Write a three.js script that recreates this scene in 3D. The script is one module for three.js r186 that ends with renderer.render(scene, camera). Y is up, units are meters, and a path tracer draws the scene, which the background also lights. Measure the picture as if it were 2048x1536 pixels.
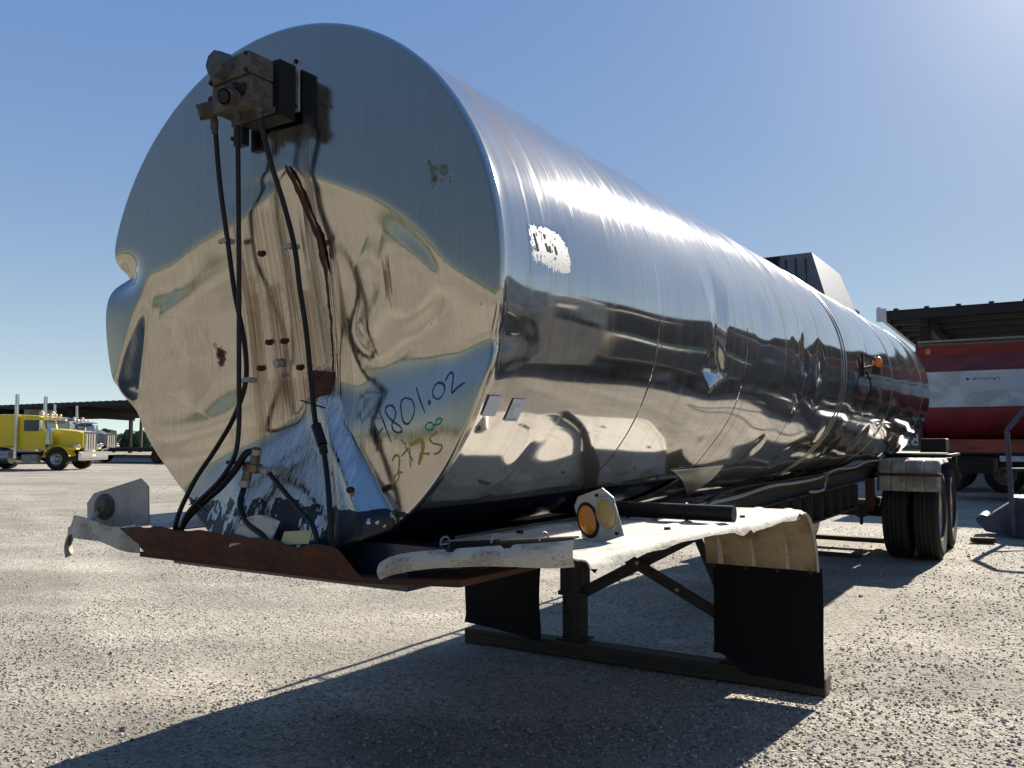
import * as THREE from 'three';
import { mergeGeometries, toCreasedNormals } from 'three/addons/utils/BufferGeometryUtils.js';
import { RoundedBoxGeometry } from 'three/addons/geometries/RoundedBoxGeometry.js';

// ---------- camera, sky, sun, exposure ----------
const R = (d) => d * Math.PI / 180;
const scene = new THREE.Scene();
const camera = new THREE.PerspectiveCamera(48.62, 4 / 3, 0.05, 2000);
camera.position.set(2.386, 1.45, 2.106);
camera.rotation.order = 'YXZ';
camera.rotation.set(R(3.705), R(32.445), 0);
const SUN = new THREE.Vector3(Math.sin(R(5.6)) * Math.cos(R(29.5)), Math.sin(R(29.5)), -Math.cos(R(5.6)) * Math.cos(R(29.5)));
const EXPOSURE = 2.4;
const lerp0 = (a, b, t) => a + (b - a) * t;
const sky = (() => {                              // a clear afternoon sky: deep blue overhead, pale towards the horizon, glowing round the sun
  const W = 1024, H = 512, d = new Float32Array(W * H * 4);
  for (let j = 0; j < H; j++) for (let i = 0; i < W; i++) {
    const el = ((j + 0.5) / H - 0.5) * Math.PI, az = ((i + 0.5) / W - 0.5) * 2 * Math.PI, y = Math.sin(el);
    const c = Math.cos(el) * Math.cos(az) * SUN.x + y * SUN.y + Math.cos(el) * Math.sin(az) * SUN.z, ang = Math.acos(Math.min(1, Math.max(-1, c)));
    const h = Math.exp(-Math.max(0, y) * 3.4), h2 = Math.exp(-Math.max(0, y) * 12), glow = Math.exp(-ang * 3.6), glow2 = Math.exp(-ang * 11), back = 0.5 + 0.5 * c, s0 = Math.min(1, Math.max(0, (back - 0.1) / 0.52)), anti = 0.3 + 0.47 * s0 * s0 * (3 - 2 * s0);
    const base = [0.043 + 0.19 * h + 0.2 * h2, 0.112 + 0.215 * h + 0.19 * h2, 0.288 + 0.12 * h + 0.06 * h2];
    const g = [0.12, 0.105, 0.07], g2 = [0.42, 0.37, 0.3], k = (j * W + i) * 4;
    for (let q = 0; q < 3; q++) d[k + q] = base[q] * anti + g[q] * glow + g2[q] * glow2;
    d[k + 3] = 1;
  }
  const t = new THREE.DataTexture(d, W, H, THREE.RGBAFormat, THREE.FloatType);
  t.mapping = THREE.EquirectangularReflectionMapping; t.colorSpace = THREE.LinearSRGBColorSpace; t.magFilter = THREE.LinearFilter; t.needsUpdate = true;
  return t;
})();
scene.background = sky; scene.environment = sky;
const sun = new THREE.DirectionalLight(new THREE.Color(1, 0.93, 0.82), 4.8);
sun.position.copy(SUN).multiplyScalar(60); sun.target.position.set(0, 0, 0);
sun.castShadow = true; sun.shadow.mapSize.set(4096, 4096); Object.assign(sun.shadow.camera, { left: -60, right: 60, top: 60, bottom: -60, near: 1, far: 160 });
scene.add(sun, sun.target);
const renderer = new THREE.WebGLRenderer();
renderer.toneMapping = THREE.LinearToneMapping; renderer.toneMappingExposure = EXPOSURE; renderer.shadowMap.enabled = true;
// ---------- the dented front head of the tank: depth of the dent (metres) at a point of the face ----------
const TANK = { a: 1.008, b: 0.971, yc: 1.983, len: 10.45, tau: 0.466 * Math.PI / 180 };
const clamp = (v, a = 0, b = 1) => Math.min(b, Math.max(a, v));
const sstep = (a, b, v) => { const t = clamp((v - a) / (b - a)); return t * t * (3 - 2 * t); };
const lerp = (a, b, t) => a + (b - a) * t;
function pl(pts, x) {                       // smooth piecewise curve through points
  if (x <= pts[0][0]) return pts[0][1];
  for (let i = 1; i < pts.length; i++) if (x <= pts[i][0]) { const t = (x - pts[i - 1][0]) / (pts[i][0] - pts[i - 1][0]); return lerp(pts[i - 1][1], pts[i][1], t); }
  return pts[pts.length - 1][1];
}
const hash2 = (i, j, s = 0) => { let h = Math.imul(i | 0, 374761393) ^ Math.imul(j | 0, 668265263) ^ Math.imul(s | 0, 974634777); h = Math.imul(h ^ (h >>> 13), 1274126177); return ((h ^ (h >>> 16)) >>> 0) / 4294967296; };
function vnoise(x, y, s = 0) {
  const i = Math.floor(x), j = Math.floor(y), u = x - i, v = y - j, a = u * u * u * (u * (u * 6 - 15) + 10), b = v * v * v * (v * (v * 6 - 15) + 10);
  return lerp(lerp(hash2(i, j, s), hash2(i + 1, j, s), a), lerp(hash2(i, j + 1, s), hash2(i + 1, j + 1, s), a), b);
}
function fbm(x, y, o = 4, s = 0) { let v = 0, a = 0.5, t = 0; for (let k = 0; k < o; k++) { v += a * vnoise(x, y, s + k * 17); t += a; x = x * 2.03 + 3.1; y = y * 2.01 + 1.7; a *= 0.5; } return v / t; }
const smin = (a, b, k) => { const h = clamp(0.5 + 0.5 * (b - a) / k); return lerp(b, a, h) - k * h * (1 - h); };
const splus = (v, k) => v > 8 * k ? v : k * Math.log1p(Math.exp(v / k));
const RIDGE = [[-1.02, 2.1], [-0.75, 2.12], [-0.55, 2.15], [-0.39, 2.22], [-0.15, 2.28], [0.0, 2.35], [0.087, 2.43], [0.18, 2.39], [0.33, 2.33], [0.5, 2.26], [0.6, 2.2], [0.72, 2.1], [0.8, 2.0], [1.02, 1.86]];
const LOWER = [[-1.02, 0.72], [-0.49, 0.9], [-0.2, 1.03], [0.1, 1.06], [0.4, 1.1], [0.45, 1.13], [0.52, 1.3], [0.6, 1.38], [0.8, 1.44], [1.02, 1.56]];
const SUP = [[-1.02, 0.2], [-0.3, 0.25], [0.1, 0.3], [0.35, 0.29], [0.7, 0.26], [1.02, 0.22]];
const SLO = [[-1.02, 0.33], [0.3, 0.38], [0.6, 0.2], [1.02, 0.17]];
const TEAR = [[2.43, 0.085], [2.356, 0.123], [2.253, 0.159], [2.161, 0.194], [2.055, 0.202], [1.949, 0.2], [1.807, 0.187], [1.664, 0.169], [1.5, 0.176], [1.324, 0.246], [1.207, 0.299], [1.0, 0.33]];   // y -> x of the torn seam, listed from the top
const tearX = (y) => { for (let i = 1; i < TEAR.length; i++) if (y >= TEAR[i][0]) { const t = (TEAR[i - 1][0] - y) / (TEAR[i - 1][0] - TEAR[i][0]); return lerp(TEAR[i - 1][1], TEAR[i][1], clamp(t)); } return 0.33; };
const foldX = (y) => lerp(-0.93, -0.75, clamp((y - 1.67) / 0.45));
function avg(pts, x) { return (pl(pts, x - 0.03) + pl(pts, x) * 2 + pl(pts, x + 0.03)) / 4; }
// soft folds pressed into the crushed sheet: polyline, height, half-width
const FOLDS = [
  [[[-0.75, 1.97], [-0.5, 2.0], [-0.3, 2.06], [-0.05, 2.16]], -0.006, 0.06],
  [[[-0.92, 1.5], [-0.65, 1.46], [-0.35, 1.53], [0.0, 1.7]], -0.011, 0.075],
  [[[-0.8, 1.32], [-0.5, 1.38], [-0.2, 1.42]], 0.008, 0.07],
  [[[0.27, 2.15], [0.33, 1.98], [0.3, 1.82], [0.4, 1.72], [0.62, 1.8], [0.8, 1.86]], 0.0085, 0.05],
  [[[0.5, 2.11], [0.68, 2.02], [0.72, 1.93], [0.6, 1.86], [0.48, 1.9]], -0.0075, 0.05],
  [[[0.4, 2.1], [0.5, 2.0], [0.46, 1.88], [0.36, 1.8]], -0.009, 0.06],
  [[[-0.66, 1.98], [-0.52, 1.8], [-0.6, 1.6]], -0.009, 0.1],
].map(([p, h, w]) => {                                                   // smooth each fold line and let its ends die away
  const q = [], n = 26, P = (i) => p[Math.min(p.length - 1, Math.max(0, i))];
  for (let k = 0; k <= n; k++) { const f = k / n * (p.length - 1), i = Math.min(p.length - 2, Math.floor(f)), t = f - i, c = [0, 1].map((e) => 0.5 * (2 * P(i)[e] + (P(i + 1)[e] - P(i - 1)[e]) * t + (2 * P(i - 1)[e] - 5 * P(i)[e] + 4 * P(i + 1)[e] - P(i + 2)[e]) * t * t + (3 * P(i)[e] - P(i - 1)[e] - 3 * P(i + 1)[e] + P(i + 2)[e]) * t * t * t)); q.push([c[0], c[1], Math.pow(Math.sin(Math.PI * (0.02 + 0.96 * k / n)), 0.7)]); }
  return [q, h, w];
});
const segDist = (x, y, a, b) => { const dx = b[0] - a[0], dy = b[1] - a[1], t = clamp(((x - a[0]) * dx + (y - a[1]) * dy) / (dx * dx + dy * dy)); return [Math.hypot(x - a[0] - t * dx, y - a[1] - t * dy), lerp(a[2], b[2], t)]; };
function foldLines(x, y) { let s = 0; for (const [p, h, w] of FOLDS) { let m = 9, g = 0; for (let i = 1; i < p.length; i++) { const [d, k] = segDist(x, y, p[i - 1], p[i]); if (d < m) { m = d; g = k; } } if (m < 3 * w) s += h * g * Math.exp(-((m / w) ** 2)); } return s; }
function dent(x, y) {
  const up0 = avg(RIDGE, x) - y, sat = lerp(0.75, 1.2, sstep(-0.25, 0.25, x));
  const up = avg(SUP, x) * (up0 < 0 ? up0 : sat * (1 - Math.exp(-up0 / sat)) * 1.05);
  const xs = x + clamp((y - 1.19) * 0.85, 0, 0.33) * sstep(0.75, 0.45, x), loCone = avg(SLO, xs) * (y - avg(LOWER, xs)), kx = sstep(0.42, 0.52, xs);
  const loRight = avg([[0.3, 0.14], [0.4, 0.12], [0.5, 0.1], [0.7, 0.06], [0.9, 0.02], [1.02, 0.0]], x) + 0.24 * splus(y - avg([[0.3, 1.5], [0.5, 1.52], [0.7, 1.55], [1.02, 1.67]], x), 0.02), lo = lerp(loCone, Math.min(loRight, loCone + 0.3 * kx), kx);
  let d = splus(smin(up, lo, 0.018), 0.0025);
  const inside = sstep(0.0, 0.03, d);
  d *= y > 1.55 ? sstep(-0.01, 0.075, x - foldX(y)) * sstep(1.55, 1.7, y) + 1 - sstep(1.55, 1.7, y) : 1;
  const tx = tearX(y), ty = sstep(1.02, 1.1, y) * (1 - sstep(2.38, 2.43, y));
  d += ty * (0.016 * sstep(0.004, -0.004, x - tx) * Math.exp(-Math.max(0, tx - x) / 0.12) - 0.009 * Math.exp(-Math.abs(x - tx - 0.03) / 0.012) * (x > tx ? 1 : 0) * sstep(2.15, 1.95, y));   // lip along the torn seam
  d += inside * (0.016 * (fbm(x * 3.0 + 5, y * 2.4, 2, 3) - 0.5) + 0.02 * (fbm(x * 1.7, y * 1.9 + 9, 1, 8) - 0.5));
  d += inside * foldLines(x, y);
  d += 0.0025 * (fbm(x * 2.2, y * 2.2, 2, 21) - 0.5);
  d += 0.05 * Math.exp(-(((x + 0.9) / 0.09) ** 2 + ((y - 2.13) / 0.06) ** 2));          // knock in the rim above the fold
  return d;
}
// radial knock of the rim and of the jacket behind it; t is the angle round the tank
function rimKnock(t, z = 0) {
  const y = TANK.yc + TANK.b * Math.sin(t), left = Math.cos(t) < 0 ? 1 : 0;
  let k = 0;
  if (left) k = 0.085 * Math.exp(-Math.abs(y - 2.147) / 0.045) + 0.022 * Math.exp(-Math.abs(y - 1.666) / 0.03);
  else k = 0.022 * Math.exp(-(((y - 1.765) / 0.06) ** 2));
  return k * Math.exp(-Math.abs(z) / 0.22);
}
// marker strokes, lines and bolts on the front head, metres
const STROKES = {
  four_a: [[0.394,1.516], [0.416,1.491], [0.437,1.471], [0.456,1.485]],
  four_b: [[0.431,1.544], [0.465,1.5], [0.5,1.441]],
  eight: [[0.511,1.553], [0.493,1.563], [0.467,1.56], [0.463,1.544], [0.48,1.527], [0.513,1.506], [0.544,1.493], [0.557,1.477], [0.54,1.47], [0.515,1.477], [0.504,1.497], [0.517,1.519], [0.519,1.539], [0.505,1.556]],
  zero: [[0.541,1.578], [0.559,1.586], [0.591,1.58], [0.61,1.56], [0.614,1.537], [0.602,1.512], [0.583,1.499], [0.563,1.506], [0.55,1.532], [0.54,1.562], [0.542,1.581]],
  one: [[0.61,1.617], [0.636,1.578], [0.668,1.536]],
  dot: [[0.684,1.572], [0.687,1.565]],
  zero2: [[0.705,1.624], [0.718,1.631], [0.745,1.625], [0.756,1.605], [0.744,1.584], [0.726,1.577], [0.704,1.586], [0.696,1.605], [0.705,1.625]],
  two: [[0.754,1.637], [0.762,1.653], [0.774,1.661], [0.786,1.654], [0.79,1.635], [0.792,1.595], [0.818,1.612], [0.847,1.625]],
  green: [[0.704,1.502], [0.685,1.502], [0.673,1.491], [0.681,1.479], [0.705,1.479], [0.714,1.491], [0.728,1.511], [0.746,1.515], [0.753,1.509], [0.742,1.498], [0.723,1.494], [0.714,1.491], [0.704,1.502]],
  y2: [[0.508,1.379], [0.52,1.393], [0.538,1.394], [0.545,1.379], [0.541,1.356], [0.536,1.337], [0.515,1.32], [0.516,1.304], [0.531,1.308], [0.543,1.327], [0.536,1.34], [0.558,1.338]],
  y7: [[0.553,1.392], [0.575,1.409], [0.594,1.419], [0.597,1.39], [0.601,1.358]],
  y7b: [[0.599,1.431], [0.638,1.444], [0.652,1.447], [0.662,1.428], [0.653,1.397], [0.643,1.371]],
  ydash: [[0.653,1.403], [0.691,1.402]],
  y5: [[0.733,1.472], [0.705,1.46], [0.695,1.447], [0.714,1.435], [0.747,1.431], [0.753,1.423], [0.737,1.407], [0.714,1.401]],
  k1: [[0.552,1.446], [0.577,1.431]],
  k2: [[0.575,1.425], [0.612,1.377]],
};
const LINES = {
  h1: [[-0.134,2.628,0.15], [-0.155,2.377,0.1], [-0.169,2.185,0.05], [-0.145,1.981,0.03], [-0.103,1.812,0.02], [-0.112,1.667,0], [-0.168,1.539,0], [-0.276,1.409,0], [-0.362,1.295,0.02], [-0.434,1.152,0.04], [-0.465,1.074,0.03]],
  h2: [[-0.006,2.592,0.15], [-0.028,2.297,0.12], [-0.062,1.948,0.08], [-0.09,1.663,0.05], [-0.109,1.501,0.03], [-0.127,1.392,0.03], [-0.206,1.3,0.03], [-0.376,1.156,0.05], [-0.423,1.067,0.03]],
  h3: [[0.102,2.587,0.15], [0.108,2.424,0.1], [0.119,2.292,0.05], [0.149,2.133,0.02], [0.161,1.975,0], [0.173,1.834,-0.02], [0.191,1.657,-0.03], [0.219,1.499,-0.03], [0.261,1.43,-0.02], [0.307,1.312,0], [0.34,1.197,0.02], [0.347,1.098,0.02]],
  v1: [[-0.073,1.401,-0.02], [-0.095,1.401,0], [-0.149,1.337,0.01], [-0.218,1.271,0.02], [-0.317,1.204,0.03], [-0.383,1.146,0.04], [-0.467,1.064,0.02]],
  v2: [[0.003,1.324,-0.02], [0.103,1.263,0], [0.199,1.207,0.02], [0.27,1.161,0.03], [0.297,1.079,0.02]],
  v3: [[-0.146,1.271,-0.03], [-0.13,1.21,0], [-0.065,1.151,0.02], [0.052,1.097,0.03], [0.081,1.029,0.02]],
  valve: [-0.102,1.346,-0.03],
};
const BOLTS = { holes: [[-0.106,1.815], [-0.038,1.816], [-0.156,1.719], [0.017,1.717], [-0.082,2.139], [0.374,1.278]], nuts: [[-0.066,1.735], [-0.022,1.336]] };
// ---------- helpers ----------
function rng(seed) { let a = seed >>> 0; return () => { a = (a + 0x6D2B79F5) | 0; let t = Math.imul(a ^ (a >>> 15), 1 | a); t = (t + Math.imul(t ^ (t >>> 7), 61 | t)) ^ t; return ((t ^ (t >>> 14)) >>> 0) / 4294967296; }; }
const V = (x, y, z) => new THREE.Vector3(x, y, z);
const col = (r, g, b) => new THREE.Color().setRGB(r, g, b);
const usedNames = new Map();
function numbered(n) { const k = usedNames.get(n) || 0; usedNames.set(n, k + 1); return k ? `${n}_${String(k).padStart(3, '0')}` : n; }
function flat(g) {                                           // same attributes on every geometry, so that they merge
  let q = g.index ? g.toNonIndexed() : g;
  for (const k of Object.keys(q.attributes)) if (!['position', 'normal', 'uv'].includes(k)) q.deleteAttribute(k);
  if (!q.attributes.normal) q.computeVertexNormals();
  if (!q.attributes.uv) q.setAttribute('uv', new THREE.BufferAttribute(new Float32Array(q.attributes.position.count * 2), 2));
  return q;
}
const join = (list) => list.length === 1 ? list[0] : mergeGeometries(list.map(flat));
function part(name, geo, mat, parent) {
  const m = new THREE.Mesh(Array.isArray(geo) ? join(geo) : geo, mat);
  m.name = name; m.castShadow = m.receiveShadow = true; (parent || scene).add(m); return m;
}
function group(name, parent) { const g = new THREE.Group(); g.name = name; parent.add(g); return g; }
function thing(name, label, category, pos = [0, 0, 0], turn = 0, grp) {
  const o = new THREE.Group(); o.name = numbered(name); o.position.set(...pos); o.rotation.y = turn; o.userData = { label, category }; if (grp) o.userData.group = grp; scene.add(o); return o;
}
function tag(o, label, category, grp) { o.name = numbered(o.name); o.userData = { label, category }; if (grp) o.userData.group = grp; return o; }
const at = (g, x, y, z, rx = 0, ry = 0, rz = 0) => { const e = new THREE.Matrix4().makeRotationFromEuler(new THREE.Euler(rx, ry, rz, 'YXZ')); e.setPosition(x, y, z); return g.applyMatrix4(e); };
const box = (w, h, d, x = 0, y = 0, z = 0, rx = 0, ry = 0, rz = 0) => at(new THREE.BoxGeometry(w, h, d), x, y, z, rx, ry, rz);
const rbox = (w, h, d, r, x = 0, y = 0, z = 0, rx = 0, ry = 0, rz = 0) => at(new RoundedBoxGeometry(w, h, d, 2, Math.min(r, w / 2.01, h / 2.01, d / 2.01)), x, y, z, rx, ry, rz);
const cyl = (r0, r1, h, n = 20, x = 0, y = 0, z = 0, rx = 0, ry = 0, rz = 0) => at(new THREE.CylinderGeometry(r0, r1, h, n), x, y, z, rx, ry, rz);
function rod(a, b, r, n = 12) { const A = V(...a), B = V(...b), d = B.clone().sub(A), g = new THREE.CylinderGeometry(r, r, d.length(), n); g.applyQuaternion(new THREE.Quaternion().setFromUnitVectors(V(0, 1, 0), d.clone().normalize())); return g.translate(...A.add(B).multiplyScalar(0.5).toArray()); }
function bar(a, b, w, h) { const A = V(...a), B = V(...b), d = B.clone().sub(A), g = new THREE.BoxGeometry(w, h, d.length()), m = new THREE.Matrix4().lookAt(B, A, V(0, 1, 0)); m.setPosition(A.add(B).multiplyScalar(0.5)); return g.applyMatrix4(m); }
const tube = (pts, r, seg = 40, n = 10) => new THREE.TubeGeometry(new THREE.CatmullRomCurve3(pts.map((p) => V(...p))), seg, r, n);
function ext(pts, depth, bevel = 0) { const s = new THREE.Shape(pts.map((p) => new THREE.Vector2(...p))); return new THREE.ExtrudeGeometry(s, { depth, bevelEnabled: bevel > 0, bevelSize: bevel, bevelThickness: bevel, bevelSegments: 2 }); }
// a bent sheet of metal or rubber with thickness: fn(u, v) -> [x, y, z]
function sheet(fn, nu, nv, thick, uvScale = [1, 1]) {
  const P = [], N = [], n1 = (nu + 1) * (nv + 1), pos = [], uv = [], idx = [];
  for (let j = 0; j <= nv; j++) for (let i = 0; i <= nu; i++) P.push(V(...fn(i / nu, j / nv)));
  const e = 1e-3;
  for (let j = 0; j <= nv; j++) for (let i = 0; i <= nu; i++) {
    const u = i / nu, v = j / nv, a = V(...fn(Math.min(1, u + e), v)).sub(V(...fn(Math.max(0, u - e), v))), b = V(...fn(u, Math.min(1, v + e))).sub(V(...fn(u, Math.max(0, v - e))));
    N.push(a.cross(b).normalize());
  }
  for (const s of [0, 1]) for (let k = 0; k < n1; k++) { const p = P[k].clone().addScaledVector(N[k], -s * thick); pos.push(p.x, p.y, p.z); uv.push((k % (nu + 1)) / nu * uvScale[0], Math.floor(k / (nu + 1)) / nv * uvScale[1]); }
  const q = (a, b, c, d) => idx.push(a, b, c, a, c, d);
  for (let j = 0; j < nv; j++) for (let i = 0; i < nu; i++) { const k = j * (nu + 1) + i; q(k, k + 1, k + nu + 2, k + nu + 1); q(n1 + k, n1 + k + nu + 1, n1 + k + nu + 2, n1 + k + 1); }
  for (let i = 0; i < nu; i++) { q(i + 1, i, n1 + i, n1 + i + 1); const k = nv * (nu + 1) + i; q(k, k + 1, n1 + k + 1, n1 + k); }
  for (let j = 0; j < nv; j++) { const k = j * (nu + 1); q(k, k + nu + 1, n1 + k + nu + 1, n1 + k); const l = k + nu; q(l + nu + 1, l, n1 + l, n1 + l + nu + 1); }
  const g = new THREE.BufferGeometry(); g.setAttribute('position', new THREE.Float32BufferAttribute(pos, 3)); g.setAttribute('uv', new THREE.Float32BufferAttribute(uv, 2)); g.setIndex(idx);
  return toCreasedNormals(g, R(40));
}
function dataTex(w, h, fn, srgb, rep) {
  const d = new Uint8Array(w * h * 4);
  for (let j = 0; j < h; j++) for (let i = 0; i < w; i++) { const c = fn(i, j), k = (j * w + i) * 4; d[k] = clamp(c[0]) * 255; d[k + 1] = clamp(c[1]) * 255; d[k + 2] = clamp(c[2]) * 255; d[k + 3] = 255; }
  const t = new THREE.DataTexture(d, w, h); t.magFilter = THREE.LinearFilter; t.wrapS = t.wrapT = THREE.RepeatWrapping; if (srgb) t.colorSpace = THREE.SRGBColorSpace; if (rep) t.repeat.set(...rep); t.needsUpdate = true; return t;
}
const tileNoise = (x, y, p, s) => { const i = Math.floor(x), j = Math.floor(y), u = x - i, v = y - j, m = (k) => ((k % p) + p) % p, a = u * u * (3 - 2 * u), b = v * v * (3 - 2 * v); return lerp(lerp(hash2(m(i), m(j), s), hash2(m(i + 1), m(j), s), a), lerp(hash2(m(i), m(j + 1), s), hash2(m(i + 1), m(j + 1), s), a), b); };
const tfbm = (u, v, p, o, s) => { let r = 0, a = 0.5, t = 0; for (let k = 0; k < o; k++) { r += a * tileNoise(u * p, v * p, p, s + k * 13); t += a; a *= 0.5; p *= 2; } return r / t; };
const mat = (o) => new THREE.MeshStandardMaterial(o);
const phys = (o) => new THREE.MeshPhysicalMaterial(o);
// wear texture: multiplies a base colour with blotches and specks; used with uv of about a metre
function wearTex(seed, amount, dark, speck = 0.0, size = 256) {
  return dataTex(size, size, (i, j) => {
    const u = i / size, v = j / size, n = tfbm(u, v, 5, 5, seed), f = tfbm(u, v, 40, 2, seed + 5), k = clamp(1 - amount * (1 - sstep(0.3, 0.7, n)) - 0.25 * amount * (f - 0.5) - (f > 0.74 ? speck : 0));
    return [lerp(dark[0], 1, k), lerp(dark[1], 1, k), lerp(dark[2], 1, k)];
  }, false);
}
// ---------- ground: packed gravel yard ----------
const gravel = (() => {
  const S = 2048, h = new Float32Array(S * S), c = new Float32Array(S * S), tint = new Float32Array(S * S), r = rng(7);
  for (let j = 0; j < S; j++) for (let i = 0; i < S; i++) {
    const u = i / S, v = j / S, n = tfbm(u, v, 10, 4, 11), f = hash2(i, j, 5), m = 0.6 * tileNoise(u * 420, v * 420, 420, 31) + 0.4 * tileNoise(u * 190, v * 190, 190, 33);
    h[j * S + i] = 0.22 * n + 0.1 * m + 0.05 * f; c[j * S + i] = 0.84 + 0.22 * (n - 0.5) + 0.34 * (m - 0.5) + 0.16 * (f - 0.5); tint[j * S + i] = n;
  }
  for (let k = 0; k < 52000; k++) {                                                      // stones bedded in the fines
    const big = r(), rad = 1.1 + 4.2 * big * big * big, x = r() * S, y = r() * S, e = 0.65 + 0.7 * r(), a = r() * 3.14, b = 0.58 + 0.54 * r(), ca = Math.cos(a), sa = Math.sin(a), q = Math.ceil(rad * 1.5), hh = 0.25 + 0.5 * big;
    if (tint[(y | 0) * S + (x | 0)] < 0.42 && r() < 0.6) continue;
    for (let dj = -q; dj <= q; dj++) for (let di = -q; di <= q; di++) {
      const u = (di * ca + dj * sa) / (rad * e), v = (-di * sa + dj * ca) / (rad / e), d = u * u + v * v; if (d > 1) continue;
      const i = (((x + di) | 0) + S) % S, j = (((y + dj) | 0) + S) % S, p = j * S + i, z = 0.3 + hh * Math.sqrt(1 - d) * 0.75;
      if (z > h[p]) { h[p] = z; c[p] = b * (0.94 + 0.1 * hash2(i, j, 9)); }
    }
  }
  const color = dataTex(S, S, (i, j) => { const v = c[j * S + i], w = tint[j * S + i]; return [v * 0.8, v * (0.785 + 0.01 * w), v * (0.755 + 0.02 * w)]; }, true);
  const bump = dataTex(S, S, (i, j) => { const v = h[j * S + i]; return [v, v, v]; }, false);
  return { color, bump };
})();
gravel.color.anisotropy = 8;
const groundHeight = (x, z) => 0.02 * (fbm(x * 0.5 + 40, z * 0.5, 3, 4) - 0.5) + 0.012 * (fbm(x * 2.2, z * 2.2 + 7, 2, 6) - 0.5) - 0.004;
{
  const n = 420, g = new THREE.BufferGeometry(), pos = [], uv = [], cl = [], idx = [], m = (s) => Math.sign(s) * (Math.abs(s) * 6 + Math.abs(s) ** 3 * 30 + Math.abs(s) ** 8 * 660);
  for (let j = 0; j <= n; j++) for (let i = 0; i <= n; i++) {
    const x = -1.5 + m(i / n * 2 - 1), z = -3 + m(j / n * 2 - 1), far = clamp((Math.hypot(x, z) - 25) / 30);
    pos.push(x, groundHeight(x, z) * (1 - far), z); uv.push(x / 5, z / 5);
    const w = fbm(x * 0.35 + 3, z * 0.12 + z * 0.2, 4, 51), tr = fbm((x * 0.45 + z * 0.9) * 1.1, (x * 0.9 - z * 0.45) * 0.13, 3, 77), d = fbm(x * 1.4, z * 1.4, 3, 91);   // dusty patches and old wheel tracks
    const lane = Math.sin((x * 0.42 - z * 0.9) * 1.9 + 1.5 * fbm(x * 0.2, z * 0.2, 2, 8)), wheel = sstep(0.72, 0.95, lane) * sstep(0.35, 0.6, fbm(x * 0.6, z * 0.6, 2, 66)), damp = sstep(0.62, 0.72, fbm(x * 0.8 + 11, z * 0.8, 3, 29));
    const k = 0.88 + 0.3 * (w - 0.5) + 0.36 * (tr - 0.5) + 0.3 * (d - 0.5) + 0.1 * wheel - 0.1 * damp - (x > 1.3 && z < 0 ? 0.07 : 0) * sstep(1.3, 2, x), dusty = Math.max(sstep(0.5, 0.7, tr), wheel);
    cl.push(k * (0.75 + 0.1 * dusty), k * (0.695 + 0.095 * dusty), k * (0.6 + 0.08 * dusty));
  }
  for (let j = 0; j < n; j++) for (let i = 0; i < n; i++) { const a = j * (n + 1) + i; idx.push(a, a + n + 1, a + 1, a + 1, a + n + 1, a + n + 2); }
  g.setAttribute('position', new THREE.Float32BufferAttribute(pos, 3)); g.setAttribute('uv', new THREE.Float32BufferAttribute(uv, 2)); g.setAttribute('color', new THREE.Float32BufferAttribute(cl, 3)); g.setIndex(idx); g.computeVertexNormals();
  const ground = part('ground', g, mat({ map: gravel.color, bumpMap: gravel.bump, bumpScale: 0.027, roughness: 0.95, vertexColors: true }));
  ground.userData = { kind: 'structure', label: 'beige gravel yard with dusty wheel tracks' };
}
{ // loose stones lying on the yard, thick near the camera, thinning out
  const r = rng(23), shapes = [0, 1, 2].map((k) => { const g = new THREE.IcosahedronGeometry(1, k === 2 ? 1 : 0), p = g.attributes.position; for (let i = 0; i < p.count; i++) { const v = V(p.getX(i), p.getY(i), p.getZ(i)), s = 0.7 + 0.6 * hash2(Math.round(v.x * 50), Math.round(v.y * 50 + v.z * 91), k); p.setXYZ(i, v.x * s, v.y * s * 0.7, v.z * s); } g.computeVertexNormals(); return g; });
  const stoneMat = mat({ color: 0xffffff, roughness: 0.9 }), counts = [34000, 26000, 9000], names = ['gravel', 'gravel', 'gravel'], M = new THREE.Matrix4(), Q = new THREE.Quaternion(), E = new THREE.Euler(), c = new THREE.Color();
  const yaw = R(32.445), fx = -Math.sin(yaw), fz = -Math.cos(yaw);
  shapes.forEach((g, s) => {
    const m = new THREE.InstancedMesh(g, stoneMat, counts[s]); m.name = numbered(names[s]); m.castShadow = m.receiveShadow = true;
    for (let k = 0; k < counts[s]; k++) {
      let x, z, d;
      for (;;) { d = 1.6 * Math.pow(18, Math.pow(r(), 0.8)); const a = (r() - 0.5) * R(86); const ca = Math.cos(a), sa = Math.sin(a); x = 2.386 + d * (fx * ca - fz * sa); z = 2.106 + d * (fz * ca + fx * sa); const w = fbm(x * 0.9, z * 0.9, 3, 14) + 0.25 * (z < -1 && x > 1.1 ? 1 : 0) + 0.06 * (x > 0 ? 1 : 0); if (r() < sstep(0.4, 0.78, w) + 0.03) break; }
      const b = r(), size = (0.0023 + 0.0058 * b * b * b * b + 0.0016 * r()) * (r() < 0.006 ? 2 : 1) * (1 + 0.02 * d);
      E.set(r() * 0.6, r() * 6.3, r() * 0.6); M.compose(V(x, groundHeight(x, z) + size * 0.28, z), Q.setFromEuler(E), V(size * (0.8 + 0.5 * r()), size, size * (0.8 + 0.5 * r()))); m.setMatrixAt(k, M);
      const v = 0.2 + 0.24 * r(); m.setColorAt(k, c.setRGB(v * 1.08, v * 0.98, v * (0.78 + 0.1 * r())));
    }
    m.userData = { kind: 'stuff', label: ['small angular stones scattered over the yard', 'rounded pebbles scattered over the yard', 'coarser stones scattered over the yard'][s] }; scene.add(m);
  });
}
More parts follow.
